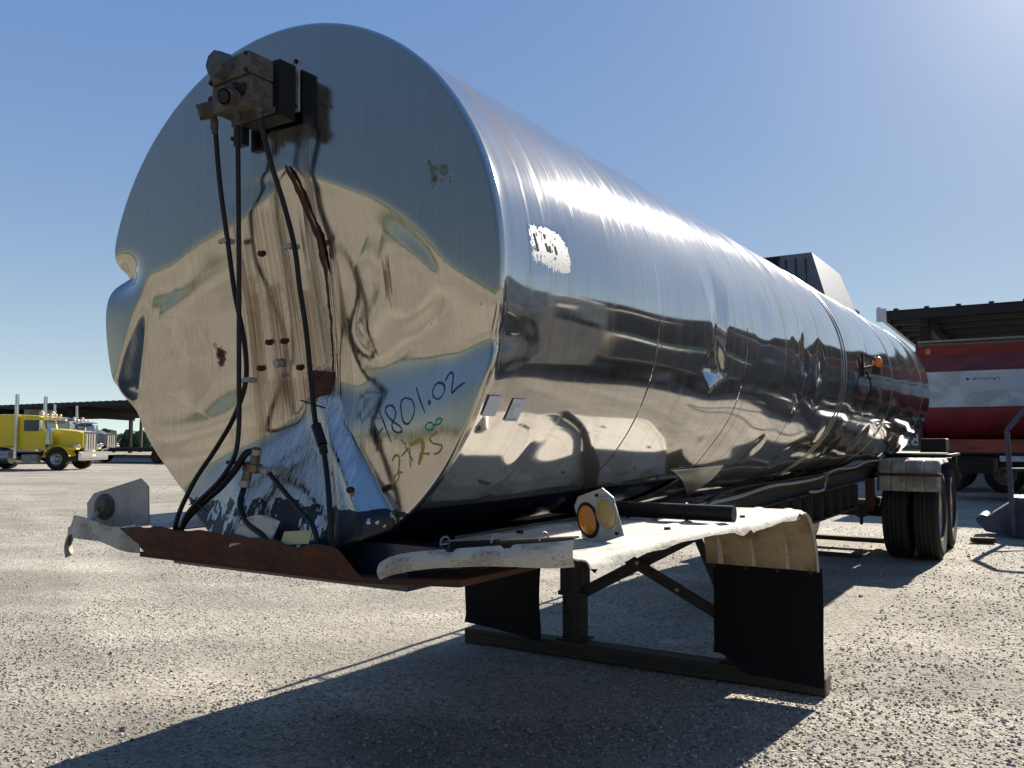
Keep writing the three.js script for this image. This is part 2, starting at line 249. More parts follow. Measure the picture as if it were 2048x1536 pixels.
// ---------- materials ----------
const wearA = wearTex(3, 0.45, [0.35, 0.3, 0.24], 0.15), wearB = wearTex(9, 0.6, [0.3, 0.24, 0.18], 0.2), rustTex = dataTex(512, 512, (i, j) => { const u = i / 512, v = j / 512, n = tfbm(u, v, 4, 6, 41), f = tfbm(u, v, 30, 3, 44), k = 0.55 + 0.6 * n + 0.25 * (f - 0.5); return [0.42 * k * (0.8 + 0.5 * f), 0.27 * k, 0.19 * k * (1.15 - 0.4 * f)]; }, true), rustBump = dataTex(256, 256, (i, j) => { const v = tfbm(i / 256, j / 256, 24, 4, 61); return [v, v, v]; });
const scuffTex = dataTex(512, 512, (i, j) => { const u = i / 512, v = j / 512, n = tfbm(u, v, 4, 5, 81), s = tileNoise(u * 6, v * 90, 90, 83), f = tfbm(u, v, 36, 3, 85), k = 1 - 0.3 * sstep(0.52, 0.72, n) - 0.3 * sstep(0.8, 0.95, s) * sstep(0.4, 0.6, n) - 0.2 * (f - 0.5), ru = f > 0.66 && n > 0.5 ? 0.5 : 0; return [k * (1 - 0.35 * ru), k * (0.98 - 0.6 * ru), k * (0.95 - 0.8 * ru)]; });
const M = {
  white: mat({ color: col(0.5, 0.475, 0.41), map: scuffTex, bumpMap: rustBump, bumpScale: 0.002, roughness: 0.8 }),
  dirtyWhite: mat({ color: col(0.46, 0.43, 0.37), map: wearB, roughness: 0.8 }),
  underside: mat({ color: col(0.4, 0.3, 0.18), map: wearB, roughness: 0.8 }),
  rust: mat({ color: col(0.62, 0.6, 0.6), map: rustTex, bumpMap: rustBump, bumpScale: 0.004, roughness: 0.85 }),
  rustDark: mat({ color: col(0.5, 0.45, 0.42), map: rustTex, bumpMap: rustBump, bumpScale: 0.003, roughness: 0.85 }),
  navy: phys({ color: col(0.012, 0.018, 0.034), roughness: 0.22, clearcoat: 0.4, clearcoatRoughness: 0.15, bumpMap: rustBump, bumpScale: 0.0012 }),
  steel: mat({ color: col(0.04, 0.034, 0.03), map: wearB, roughness: 0.7 }),
  black: phys({ color: col(0.009, 0.009, 0.01), roughness: 0.5, specularIntensity: 0.6 }),
  rubber: phys({ color: col(0.006, 0.0065, 0.008), roughness: 0.75, specularIntensity: 0.35, bumpMap: rustBump, bumpScale: 0.002 }),
  tyre: mat({ color: col(0.022, 0.021, 0.02), map: wearA, roughness: 0.85 }),
  rim: mat({ color: col(0.55, 0.54, 0.52), map: wearA, metalness: 0.7, roughness: 0.35 }),
  alu: mat({ color: col(0.55, 0.54, 0.52), metalness: 1, roughness: 0.38, map: wearA }),
  galv: mat({ color: col(0.42, 0.41, 0.38), map: wearA, metalness: 0.3, roughness: 0.55 }),
  chrome: mat({ color: col(0.75, 0.75, 0.75), metalness: 1, roughness: 0.1 }),
  brass: mat({ color: col(0.25, 0.2, 0.13), metalness: 0.6, roughness: 0.5, map: wearB }),
  boxGrey: mat({ color: col(0.105, 0.093, 0.076), map: wearB, roughness: 0.7 }),
  capGrey: mat({ color: col(0.075, 0.088, 0.09), map: wearA, roughness: 0.6 }),
  hose: phys({ color: col(0.008, 0.008, 0.01), roughness: 0.45, specularIntensity: 0.6 }),
  amber: phys({ color: col(0.85, 0.3, 0.02), roughness: 0.25, transmission: 0.35, thickness: 0, clearcoat: 0.6 }),
  amberPale: phys({ color: col(0.62, 0.4, 0.13), roughness: 0.4, transmission: 0.3, thickness: 0, clearcoat: 0.4 }),
  wood: mat({ color: col(0.085, 0.072, 0.058), roughness: 0.9, map: dataTex(512, 128, (i, j) => { const n = tfbm(i / 512, j / 128, 4, 4, 71), g = tileNoise(i / 512 * 6, j / 128 * 44, 44, 73), k = 0.5 + 0.5 * g + 0.4 * (n - 0.5); return [k, k * 0.96, k * 0.9]; }) , bumpMap: rustBump, bumpScale: 0.003 }),
  paper: mat({ color: col(0.62, 0.62, 0.64), roughness: 0.6 }),
  yellow: phys({ color: col(0.8, 0.59, 0.02), roughness: 0.35, clearcoat: 0.6, clearcoatRoughness: 0.1 }),
  yellowTag: mat({ color: col(0.6, 0.5, 0.2), roughness: 0.7 }),
  glass: phys({ color: col(0.03, 0.04, 0.05), roughness: 0.06, clearcoat: 1 }),
  grilleGrey: mat({ color: col(0.24, 0.22, 0.2), roughness: 0.5, metalness: 0.5 }),
  truckGrey: phys({ color: col(0.2, 0.2, 0.21), roughness: 0.4, clearcoat: 0.5 }),
  red: mat({ color: col(0.25, 0.016, 0.022), map: wearA, roughness: 0.55 }),
  redDark: mat({ color: col(0.17, 0.035, 0.06), map: wearA, roughness: 0.6 }),
  hopperWhite: mat({ color: col(0.6, 0.63, 0.66), map: wearA, roughness: 0.45 }),
  trailerWhite: mat({ color: col(0.7, 0.7, 0.72), map: wearA, roughness: 0.5 }),
  trailerGrey: mat({ color: col(0.33, 0.33, 0.4), map: wearA, roughness: 0.6 }),
  shed: mat({ color: col(0.02, 0.018, 0.02), roughness: 0.7 }),
  shedLip: mat({ color: col(0.62, 0.64, 0.66), roughness: 0.5 }),
  purlin: mat({ color: col(0.09, 0.085, 0.085), roughness: 0.6 }),
  green: mat({ color: col(0.03, 0.2, 0.06), roughness: 0.5 }),
  blueSteel: mat({ color: col(0.055, 0.075, 0.13), map: wearB, roughness: 0.5 }),
  cream: mat({ color: col(0.6, 0.57, 0.48), map: wearA, roughness: 0.45 }),
  darkBlue: mat({ color: col(0.03, 0.04, 0.06), map: wearA, roughness: 0.5 }),
  leaf: mat({ color: col(0.06, 0.085, 0.04), roughness: 0.9 }),
  bark: mat({ color: col(0.09, 0.07, 0.05), roughness: 0.9 }),
};
// ---------- the tank trailer ----------
const trailer = thing('tank_trailer', 'dented polished steel tank trailer resting on its landing legs', 'trailer');
const tilt = (x, y, z) => { const s = Math.sin(TANK.tau), c = Math.cos(TANK.tau), q = y - TANK.yc; return [x, TANK.yc + q * c - z * s, q * s + z * c]; };
const HEADPX = (x) => (x + 1.05) / 2.1 * 2048, HEADPY = (y) => (1 - (y - 0.93) / 2.1) * 2048;
// face of the front head: brushed stainless with rust, marker writing and flaked black paint
const headTex = (() => {
  const S = 2048, c = document.createElement('canvas'), g = document.createElement('canvas'); c.width = c.height = g.width = g.height = S;
  const A = c.getContext('2d'), B = g.getContext('2d'), r = rng(5);
  A.fillStyle = 'rgb(186,180,170)'; A.fillRect(0, 0, S, S); B.fillStyle = 'rgb(0,26,255)'; B.fillRect(0, 0, S, S);
  for (let k = 0; k < 5200; k++) {                                                        // vertical brush lines and dried rain runs
    const x = r() * S, y = r() * S, l = 60 + 700 * r() * r(), w = 0.6 + 1.8 * r(), d = r();
    A.fillStyle = d < 0.5 ? `rgba(90,80,66,${0.02 + 0.06 * r()})` : `rgba(245,242,235,${0.02 + 0.07 * r()})`; A.fillRect(x, y, w, l);
    B.fillStyle = `rgba(0,${20 + 70 * r() | 0},255,${0.1 + 0.35 * r()})`; B.fillRect(x, y, w * 1.6, l);
  }
  const blot = (x, y, w, h, rgb, n, a, rough) => { for (let k = 0; k < n; k++) { const p = HEADPX(x + (r() + r() + r() - 1.5) * w), q = HEADPY(y + (r() + r() + r() - 1.5) * h), s = 2 + 14 * r() * r(); A.fillStyle = `rgba(${rgb},${a * (0.3 + r())})`; A.beginPath(); A.ellipse(p, q, s * (0.5 + r()), s * (0.5 + r()), r() * 3, 0, 7); A.fill(); if (rough) { B.fillStyle = `rgba(0,${rough},120,${a})`; B.beginPath(); B.ellipse(p, q, s, s, 0, 0, 7); B.fill(); } } };
  const run = (x, y, len, w, rgb, a, rough = 130) => { const p = HEADPX(x), q = HEADPY(y), L = len / 2.1 * S; for (let k = 0; k < 22; k++) { const o = (r() - 0.5) * w / 2.1 * S, l = L * (0.3 + 0.7 * r()), ww = 1.5 + 5 * r() * (w * 12); A.fillStyle = `rgba(${rgb},${a * (0.25 + 0.75 * r())})`; A.fillRect(p + o, q + r() * 14, ww, l); B.fillStyle = `rgba(0,${rough},170,${a * 0.8})`; B.fillRect(p + o, q, ww, l); } };
  // rust runs under the junction box, round the bolt holes and down the torn seam
  for (let k = 0; k < 15; k++) run(-0.22 + 0.42 * r(), 2.62 - 0.5 * r(), 0.5 + 0.6 * r(), 0.05, k % 2 ? '96,66,38' : '74,60,44', 0.1);
  for (let k = 0; k < 16; k++) run(-0.25 + 0.5 * r(), 2.15 - 0.25 * r(), 0.4 + 0.5 * r(), 0.045, k % 2 ? '112,70,34' : '88,62,40', 0.15);
  for (let k = 0; k < 8; k++) run(-0.15 + 0.3 * r(), 1.68, 0.1 + 0.12 * r(), 0.04, '120,72,36', 0.2);
  for (let k = 0; k < 10; k++) run(-0.35 + 0.75 * r(), 1.5, 0.3, 0.05, '150,140,120', 0.12);
  blot(-0.05, 1.95, 0.16, 0.2, '98,66,38', 420, 0.05, 140); blot(0.1, 1.66, 0.05, 0.05, '70,30,16', 240, 0.2, 210);
  blot(0.06, 2.5, 0.14, 0.12, '40,42,46', 260, 0.035, 120);
  blot(-0.366, 1.77, 0.02, 0.035, '72,38,20', 90, 0.4, 200); blot(-0.62, 1.8, 0.16, 0.16, '120,112,100', 260, 0.05, 110);
  for (let k = 0; k < 46; k++) { const a = r() * 6.3, q = 0.1 + 0.12 * r(); A.strokeStyle = `rgba(110,104,96,${0.1 + 0.2 * r()})`; A.lineWidth = 1 + r() * 2; A.beginPath(); A.arc(HEADPX(-0.62 + (r() - 0.5) * 0.1), HEADPY(1.78), q / 2.1 * S, a, a + 0.3 + r()); A.stroke(); }
  for (let k = 0; k < 26; k++) { const p = HEADPX(0.5 + 0.035 * r()), q = HEADPY(2.07 - 0.06 * r()); A.fillStyle = `rgba(58,46,36,${0.3 + 0.4 * r()})`; A.fillRect(p, q, 1 + 2 * r(), 40 + 90 * r()); }
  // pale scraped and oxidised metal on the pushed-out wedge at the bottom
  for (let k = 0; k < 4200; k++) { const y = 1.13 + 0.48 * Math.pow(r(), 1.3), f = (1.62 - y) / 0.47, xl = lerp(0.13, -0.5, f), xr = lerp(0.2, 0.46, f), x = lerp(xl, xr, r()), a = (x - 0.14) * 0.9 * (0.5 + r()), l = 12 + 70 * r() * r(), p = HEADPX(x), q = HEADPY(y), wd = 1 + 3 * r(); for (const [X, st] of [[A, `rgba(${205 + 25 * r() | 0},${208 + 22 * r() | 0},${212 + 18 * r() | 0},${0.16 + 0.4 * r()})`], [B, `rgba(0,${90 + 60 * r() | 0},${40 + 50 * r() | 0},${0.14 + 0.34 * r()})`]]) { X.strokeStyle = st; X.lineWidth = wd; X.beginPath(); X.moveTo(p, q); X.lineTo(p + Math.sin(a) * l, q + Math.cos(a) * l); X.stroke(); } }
  // dark glue left by an old label, specks
  for (const [x, y, w, h] of [[0.755, 2.29, 0.012, 0.03], [0.775, 2.31, 0.02, 0.012], [0.8, 2.3, 0.012, 0.03], [0.79, 2.265, 0.022, 0.01], [0.735, 2.33, 0.008, 0.008], [0.82, 2.255, 0.006, 0.02], [0.745, 2.31, 0.008, 0.014], [0.76, 2.27, 0.006, 0.02]]) blot(x, y, w, h, '62,62,60', 12, 0.22, 150);
  for (let k = 0; k < 260; k++) { A.fillStyle = `rgba(50,44,38,${0.25 + 0.5 * r()})`; A.beginPath(); A.arc(r() * S, r() * S, 0.8 + 2.2 * r() * r(), 0, 7); A.fill(); }
  // felt-tip writing
  const pen = (pts, colour, w, passes = 1) => { for (let k = 0; k < passes; k++) for (const [X, st] of [[A, colour], [B, 'rgba(0,130,0,0.85)']]) { X.strokeStyle = st; X.lineWidth = w; X.lineCap = X.lineJoin = 'round'; X.beginPath(); const q = new THREE.CatmullRomCurve3(pts.map((p) => V(p[0], p[1], 0)), false, 'catmullrom', 0.35).getPoints(pts.length * 8); for (let i = 1; i < q.length; i++) { X.globalAlpha = 0.62 + 0.38 * vnoise(i * 0.3, pts.length, 4); X.lineWidth = w * (0.65 + 0.6 * vnoise(i * 0.22, pts.length * 3, 6)); X.beginPath(); X.moveTo(HEADPX(q[i - 1].x), HEADPY(q[i - 1].y)); X.lineTo(HEADPX(q[i].x), HEADPY(q[i].y)); X.stroke(); } X.globalAlpha = 1; } };
  for (const k of ['four_a', 'four_b', 'eight', 'zero', 'one', 'dot', 'zero2', 'two']) pen(STROKES[k], 'rgba(24,46,104,0.92)', k === 'dot' ? 11 : 7);
  pen(STROKES.green, 'rgba(22,128,104,0.9)', 7);
  for (const k of ['y2', 'y7', 'ydash', 'y5']) pen(STROKES[k], 'rgba(150,132,42,0.85)', 7);
  pen(STROKES.y7b, 'rgba(168,144,40,0.85)', 17);
  for (const k of ['k1', 'k2']) pen(STROKES[k], 'rgba(40,38,30,0.85)', 4);
  // black paint along the bottom, flaked off in scabs
  for (let Y = HEADPY(1.3) | 0; Y < S; Y += 2) for (let X = 0; X < S; X += 2) {
    const x = X / S * 2.1 - 1.05, y = 0.93 + (1 - Y / S) * 2.1;
    const top = (x < -0.3 ? 1.21 : x < 0.1 ? 1.23 : 1.215) + 0.03 * (fbm(x * 14, 3, 4, 5) - 0.5) + 0.012 * (fbm(x * 60, y * 60, 2, 6) - 0.5) - (x > 0.45 ? (x - 0.45) * 0.1 : 0) - (x < -0.45 ? (-0.45 - x) * 0.1 : 0);
    if (y > top) continue;
    const bare = fbm(x * 13 + 5, y * 7, 4, 15), fine = fbm(x * 55, y * 34, 3, 25), open = x < -0.15 && x > -0.42 ? 0.515 : x < 0.3 ? 0.6 : 0.66;
    if (bare * 0.62 + fine * 0.38 > open) continue;
    const k = 8 + 10 * fine; A.fillStyle = `rgb(${k + 2 | 0},${k + 4 | 0},${k + 12 | 0})`; A.fillRect(X, Y, 2, 2); B.fillStyle = 'rgb(0,90,0)'; B.fillRect(X, Y, 2, 2);
  }
  const T = (cv, srgb) => { const t = new THREE.CanvasTexture(cv); if (srgb) t.colorSpace = THREE.SRGBColorSpace; return t; };
  return [T(c, true), T(g, false)];
})();
{
  const nr = 190, nt = 420, pos = [], uv = [], idx = [], e = 0.014;
  for (let j = 0; j <= nr; j++) for (let i = 0; i <= nt; i++) {
    const t = i / nt * 2 * Math.PI, q = j / nr, rr = q < 0.97 ? q / 0.97 * (1 - e) : 1 - e + e * Math.sin((q - 0.97) / 0.03 * Math.PI / 2), drop = q < 0.97 ? 0 : e * (1 - Math.cos((q - 0.97) / 0.03 * Math.PI / 2));
    const k = 1 - rimKnock(t) * sstep(0.72, 1, rr), x = TANK.a * Math.cos(t) * rr * k, y = TANK.yc + TANK.b * Math.sin(t) * rr * k;
    pos.push(...tilt(x, y, -dent(x, y) - drop)); uv.push((x + 1.05) / 2.1, (y - 0.93) / 2.1);
  }
  for (let j = 0; j < nr; j++) for (let i = 0; i < nt; i++) { const a = j * (nt + 1) + i, b = a + nt + 1; if (j) idx.push(a, b, a + 1); idx.push(a + 1, b, b + 1); }
  const g = new THREE.BufferGeometry(); g.setAttribute('position', new THREE.Float32BufferAttribute(pos, 3)); g.setAttribute('uv', new THREE.Float32BufferAttribute(uv, 2)); g.setIndex(idx); g.computeVertexNormals();
  const n = g.attributes.normal; for (let j = 0; j <= nr; j++) { const a = j * (nt + 1), b = a + nt, v = V(n.getX(a) + n.getX(b), n.getY(a) + n.getY(b), n.getZ(a) + n.getZ(b)).normalize(); n.setXYZ(a, v.x, v.y, v.z); n.setXYZ(b, v.x, v.y, v.z); }
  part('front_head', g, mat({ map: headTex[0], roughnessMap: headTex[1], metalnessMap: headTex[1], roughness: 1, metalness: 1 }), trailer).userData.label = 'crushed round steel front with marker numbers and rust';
}
// torn, rusted seam standing open in the dent
part('torn_seam', sheet((u, v) => { const y = lerp(2.432, 1.66, u), w = (pl([[0, 0.004], [0.04, 0.011], [0.2, 0.013], [0.27, 0.006], [0.33, 0.013], [0.45, 0.012], [0.52, 0.005], [1, 0.003]], u)) * (0.75 + 0.6 * fbm(u * 40, 2, 3, 3)), x = tearX(y) + 0.006 + (v - 0.5) * 2 * w + 0.006 * (fbm(u * 18, 7, 2, 9) - 0.5); return tilt(x, y, 0.008 - Math.min(dent(tearX(y) - 0.012, y), dent(tearX(y) + 0.012, y)) + 0.004 * (fbm(u * 60, v * 3, 2, 4) - 0.5)); }, 90, 3, -0.003), M.rust, trailer);
part('rust_patch_plate', sheet((u, v) => { const x = 0.045 + 0.115 * u, y = 1.705 - 0.105 * v * (1 - 0.25 * u) - 0.01 * u; return tilt(x, y, 0.006 - dent(x, y) + 0.003 * fbm(u * 9, v * 9, 2, 5)); }, 14, 12, -0.004), M.rust, trailer);

// ---- polished jacket, one sheet per four feet ----
const PANEL = 1.22, jacketTex = (() => {
  const W = 2048, H = 1024, c = document.createElement('canvas'), g = document.createElement('canvas'); c.width = g.width = W; c.height = g.height = H;
  const A = c.getContext('2d'), B = g.getContext('2d'), ia = A.createImageData(W, H), ib = B.createImageData(W, H), r = rng(15);
  for (let j = 0; j < H; j++) for (let i = 0; i < W; i++) {
    const u = i / W, v = 1 - j / H, th = v * 360 - 90, z = u * TANK.len, s1 = vnoise(z * 70, v * 9, 3), s2 = vnoise(z * 210, v * 22, 4), s3 = vnoise(z * 18, v * 5, 6), blot = fbm(z * 1.3, v * 14, 4, 9);
    const run = sstep(0.55, 0.85, s1 * 0.55 + s3 * 0.45), side = th < 90 ? th : 180 - th;
    const reach = 88 - 44 * Math.pow(vnoise(z * 46, 3, 12), 2.2) - 42 * Math.pow(vnoise(z * 9, 8, 13), 3) - 14 * vnoise(z * 150, 5, 14) - sstep(1.6, 3.6, z) * 40 * Math.pow(vnoise(z * 34, 9, 18), 1.6);          // how far each brown run has crept down from the crown
    const stain = side > reach ? (0.35 + 0.65 * vnoise(z * 90, v * 12, 16)) * (0.5 + blot) : 0;
    let k = 0.79 + 0.03 * (s2 - 0.5) + 0.03 * (s1 - 0.5) - 0.08 * run * sstep(1, 4, z) - 0.02 * run + (s1 > 0.66 ? 0.05 : 0) * sstep(1.5, 4, z) + 0.05 * (blot - 0.5);
    const br = clamp(stain * 0.85 + run * 0.12 * (z > 2 ? 1.6 : 0.7));
    const p = (j * W + i) * 4;
    ia.data[p] = 255 * clamp(k * lerp(1, 0.82, br)); ia.data[p + 1] = 255 * clamp(k * lerp(0.985, 0.66, br)); ia.data[p + 2] = 255 * clamp(k * lerp(0.965, 0.46, br)); ia.data[p + 3] = 255;
    const rough = clamp(0.064 + 0.02 * s2 * s2 + 0.02 * run + 0.055 * stain + (s1 > 0.75 && s2 > 0.5 ? 0.03 : 0), 0.05, 0.6);
    ib.data[p] = 0; ib.data[p + 1] = 255 * rough; ib.data[p + 2] = 255 * clamp(0.92 - 0.4 * br - 0.1 * (blot - 0.4) - 0.1 * run * sstep(1.5, 4, z)); ib.data[p + 3] = 255;
  }
  A.putImageData(ia, 0, 0); B.putImageData(ib, 0, 0);
  const X = (z) => z / TANK.len * W, Y = (t) => (1 - (t + 90) / 360) * H;
  for (let k = 0; k < 900; k++) { const z = r() * TANK.len, t = -60 + 150 * r(), l = 4 + 26 * r() * r(), a = Math.PI / 2 + (r() - 0.5) * (r() < 0.2 ? 2.6 : 0.3); A.strokeStyle = r() < 0.7 ? `rgba(255,255,255,${0.15 + 0.3 * r()})` : `rgba(70,60,50,${0.2 + 0.3 * r()})`; A.lineWidth = 0.6 + 0.6 * r(); A.beginPath(); A.moveTo(X(z), Y(t)); A.lineTo(X(z) + Math.cos(a) * l, Y(t) + Math.sin(a) * l); A.stroke(); }
  const T = (cv, srgb) => { const t = new THREE.CanvasTexture(cv); if (srgb) t.colorSpace = THREE.SRGBColorSpace; t.wrapS = THREE.ClampToEdgeWrapping; return t; };
  return [T(c, true), T(g, false)];
})();
const jacketMat = mat({ map: jacketTex[0], roughnessMap: jacketTex[1], metalnessMap: jacketTex[1], roughness: 1, metalness: 1 });
function sideDent(t, z) {                                    // inward push of the jacket, metres; t in degrees, z from the nose
  let s = 0;
  const zz = -z;
  const up = (t + 17) / 36, w1 = 0.018 + 0.2 * Math.max(0, up);                                    // a fold that opens upwards from one sharp point
  if (t > -17 && t < 26) s += 0.02 * Math.max(0, 1 - Math.abs(zz - 1.985) / w1) * sstep(26, 2, t);
  if (t <= -17) s += 0.02 * Math.max(0, 1 - Math.abs(zz - 1.985) / 0.018) * sstep(-20, -17, t);
  s += 0.05 * Math.max(0, 1 - Math.abs(zz - 1.985) / 0.2 - Math.abs(t + 13) / (t < -13 ? 5 : 11)) + 0.018 * Math.max(0, 1 - Math.abs(zz - 2.12 + (t + 13) * 0.012) / 0.05 - Math.abs(t + 9) / 7) + 0.014 * Math.max(0, 1 - Math.abs(zz - 1.84 - (t + 13) * 0.012) / 0.05 - Math.abs(t + 8) / 7);   // star of facets where the fold bottoms out
  s += 0.012 * Math.exp(-(((zz - 1.985) / 0.35) ** 2 + ((t + 12) / 10) ** 2));
  s += 0.022 * sstep(10, 2, t) * sstep(-24, -6, t) * Math.exp(-Math.abs(zz - 4.16) / 0.07);
  s += 0.014 * sstep(14, 4, t) * sstep(-30, -10, t) * Math.exp(-Math.abs(zz - 3.75) / 0.1);
  s += 0.011 * Math.exp(-(((zz - 0.0) / 0.1) ** 2 + ((t + 11) / 11) ** 2)) - 0.003 * Math.exp(-(((zz - 0.25) / 0.14) ** 2 + ((t + 10) / 10) ** 2));
  s += 0.012 * Math.exp(-(((zz - 0.62) / 0.16) ** 2 + ((t + 36) / 5) ** 2)) - 0.008 * Math.exp(-(((zz - 0.42) / 0.05) ** 2 + ((t + 40) / 7) ** 2));
  for (const [a, b, h, wz, wt] of [[3.3, -40, 0.012, 0.14, 7], [4.2, -46, 0.014, 0.18, 8], [4.75, -33, 0.009, 0.12, 6], [5.6, -42, 0.014, 0.2, 8], [6.6, -36, 0.016, 0.22, 9], [7.3, -30, 0.012, 0.15, 7], [2.75, 8, 0.006, 0.2, 10], [3.45, 2, 0.006, 0.12, 9]]) s += h * Math.max(0, 1 - Math.hypot((zz - a) / wz, (t - b) / wt));
  s += 0.01 * Math.exp(-(((zz - 2.3) / 0.3) ** 2 + ((t + 38) / 9) ** 2));
  s += 0.006 * (fbm(zz * 1.15 + 4, t * 0.035, 2, 33) - 0.5) + 0.0012 * (vnoise(zz * 3.1, t * 0.09 + 9, 37) - 0.5);
  s += 0.0022 * Math.cos(zz / PANEL * 2 * Math.PI);                                              // each sheet sags a little between its seams
  return s;
}
for (let k = 0; k < 9; k++) {
  const z0 = -k * PANEL, z1 = -Math.min(TANK.len, (k + 1) * PANEL), open = k < 2, ta = open ? -52 : -90, tb = open ? 232 : 270, nt = 300, nz = k < 4 ? 80 : 44, pos = [], uv = [], idx = [];
  for (let j = -1; j <= nz + 1; j++) for (let i = 0; i <= nt; i++) {
    const deg = lerp(ta, tb, i / nt), t = R(deg), q = clamp(j / nz), lip = j < 0 || j > nz ? 0.012 : 0;
    let z = lerp(z0 + 0.004, z1, q); const x0 = TANK.a * Math.cos(t), y0 = TANK.yc + TANK.b * Math.sin(t);
    if (k === 0) z = lerp(-0.014 - dent(x0 * (1 - rimKnock(t)), TANK.yc + (y0 - TANK.yc) * (1 - rimKnock(t))), z1, q);
    const rr = 1 - rimKnock(t, z) - sideDent(deg > 180 ? deg - 360 : deg, z) * (k === 0 ? sstep(0, 0.03, q) : 1) + 0.0035 * q - lip;
    pos.push(...tilt(TANK.a * Math.cos(t) * rr, TANK.yc + TANK.b * Math.sin(t) * rr, z)); uv.push(-z / TANK.len, (deg + 90) / 360);
  }
  for (let j = 0; j <= nz + 1; j++) for (let i = 0; i < nt; i++) { const a = j * (nt + 1) + i, b = a + nt + 1; idx.push(a, a + 1, b, a + 1, b + 1, b); }
  const g = new THREE.BufferGeometry(); g.setAttribute('position', new THREE.Float32BufferAttribute(pos, 3)); g.setAttribute('uv', new THREE.Float32BufferAttribute(uv, 2)); g.setIndex(idx); g.computeVertexNormals();
  part('jacket_panel', g, jacketMat, trailer);
}
// overlapping seam bands towards the rear
for (const z of [4.95, 5.05, 7.35, 9.7]) { const g = new THREE.TorusGeometry(1, 0.003, 6, 160); g.scale(TANK.a + 0.002, TANK.b + 0.002, 4); part('seam_band', at(g, 0, TANK.yc + z * Math.sin(TANK.tau), -z), M.alu, trailer); }
// rear head
{ const g = new THREE.SphereGeometry(1, 64, 24, 0, Math.PI * 2, 0, Math.PI / 2); g.rotateX(-Math.PI / 2); g.scale(TANK.a, TANK.b, 0.16); part('rear_head', at(g, 0, TANK.yc + TANK.len * Math.sin(TANK.tau), -TANK.len), M.alu, trailer); }
// the black-painted belly of the tank, bare where the jacket has been cut away
{ const pos = [], uv = [], idx = [], nt = 60, nz = 30; for (let j = 0; j <= nz; j++) for (let i = 0; i <= nt; i++) { const t = R(lerp(-135, -45, i / nt)), z = lerp(-0.13, -2.9, j / nz), q = 0.972 + 0.004 * fbm(j * 0.6, i * 0.3, 2, 4); pos.push(...tilt(TANK.a * Math.cos(t) * q, TANK.yc + TANK.b * Math.sin(t) * q, z)); uv.push(j / nz * 3, i / nt * 1.5); } for (let j = 0; j < nz; j++) for (let i = 0; i < nt; i++) { const a = j * (nt + 1) + i, b = a + nt + 1; idx.push(a, a + 1, b, a + 1, b + 1, b); } const g = new THREE.BufferGeometry(); g.setAttribute('position', new THREE.Float32BufferAttribute(pos, 3)); g.setAttribute('uv', new THREE.Float32BufferAttribute(uv, 2)); g.setIndex(idx); g.computeVertexNormals(); part('tank_belly', g, M.navy, trailer).userData.label = 'bare navy black painted underside of the tank'; }
// torn corner of the jacket curling down
part('torn_jacket_flap', sheet((u, v) => { const z = -lerp(2.1, 2.95, u), deg = lerp(-47, -47 - 19 * Math.pow(u, 1.3) * (1 - 0.15 * u), v), t = R(deg), q = 1.004 + 0.055 * v * u + 0.014 * Math.sin(v * 5 + u * 7) * u * v; return tilt(TANK.a * Math.cos(t) * q, TANK.yc + TANK.b * Math.sin(t) * q, z + 0.05 * v * u); }, 30, 16, 0.0025), M.alu, trailer);
// paper stickers
for (const [z, t, w, l] of [[0.105, -26.3, 0.062, 0.072], [0.245, -26.9, 0.072, 0.075]]) {
  const st = part('paper_sticker', sheet((u, v) => { const tt = R(t + (0.5 - v) * w / 1.0 * 57.3 * 1.15), zz = -(z + (u - 0.5) * l), q = 1.0045 - sideDent(t, zz); return tilt(TANK.a * Math.cos(tt) * q, TANK.yc + TANK.b * Math.sin(tt) * q, zz); }, 8, 8, 0.0006), null, trailer);
  const c = document.createElement('canvas'); c.width = c.height = 128; const A = c.getContext('2d'); A.fillStyle = 'rgb(196,198,204)'; A.fillRect(0, 0, 128, 128); const r = rng(z * 1000 | 0);
  if (z > 0.2) { A.fillStyle = 'rgb(60,60,70)'; A.fillRect(8, 10, 104, 5); for (let k = 0; k < 7; k++) A.fillRect(8, 24 + k * 12, 30 + 70 * r(), 2); }
  const tx = new THREE.CanvasTexture(c); tx.colorSpace = THREE.SRGBColorSpace; st.material = mat({ map: tx, roughness: 0.55 });
}

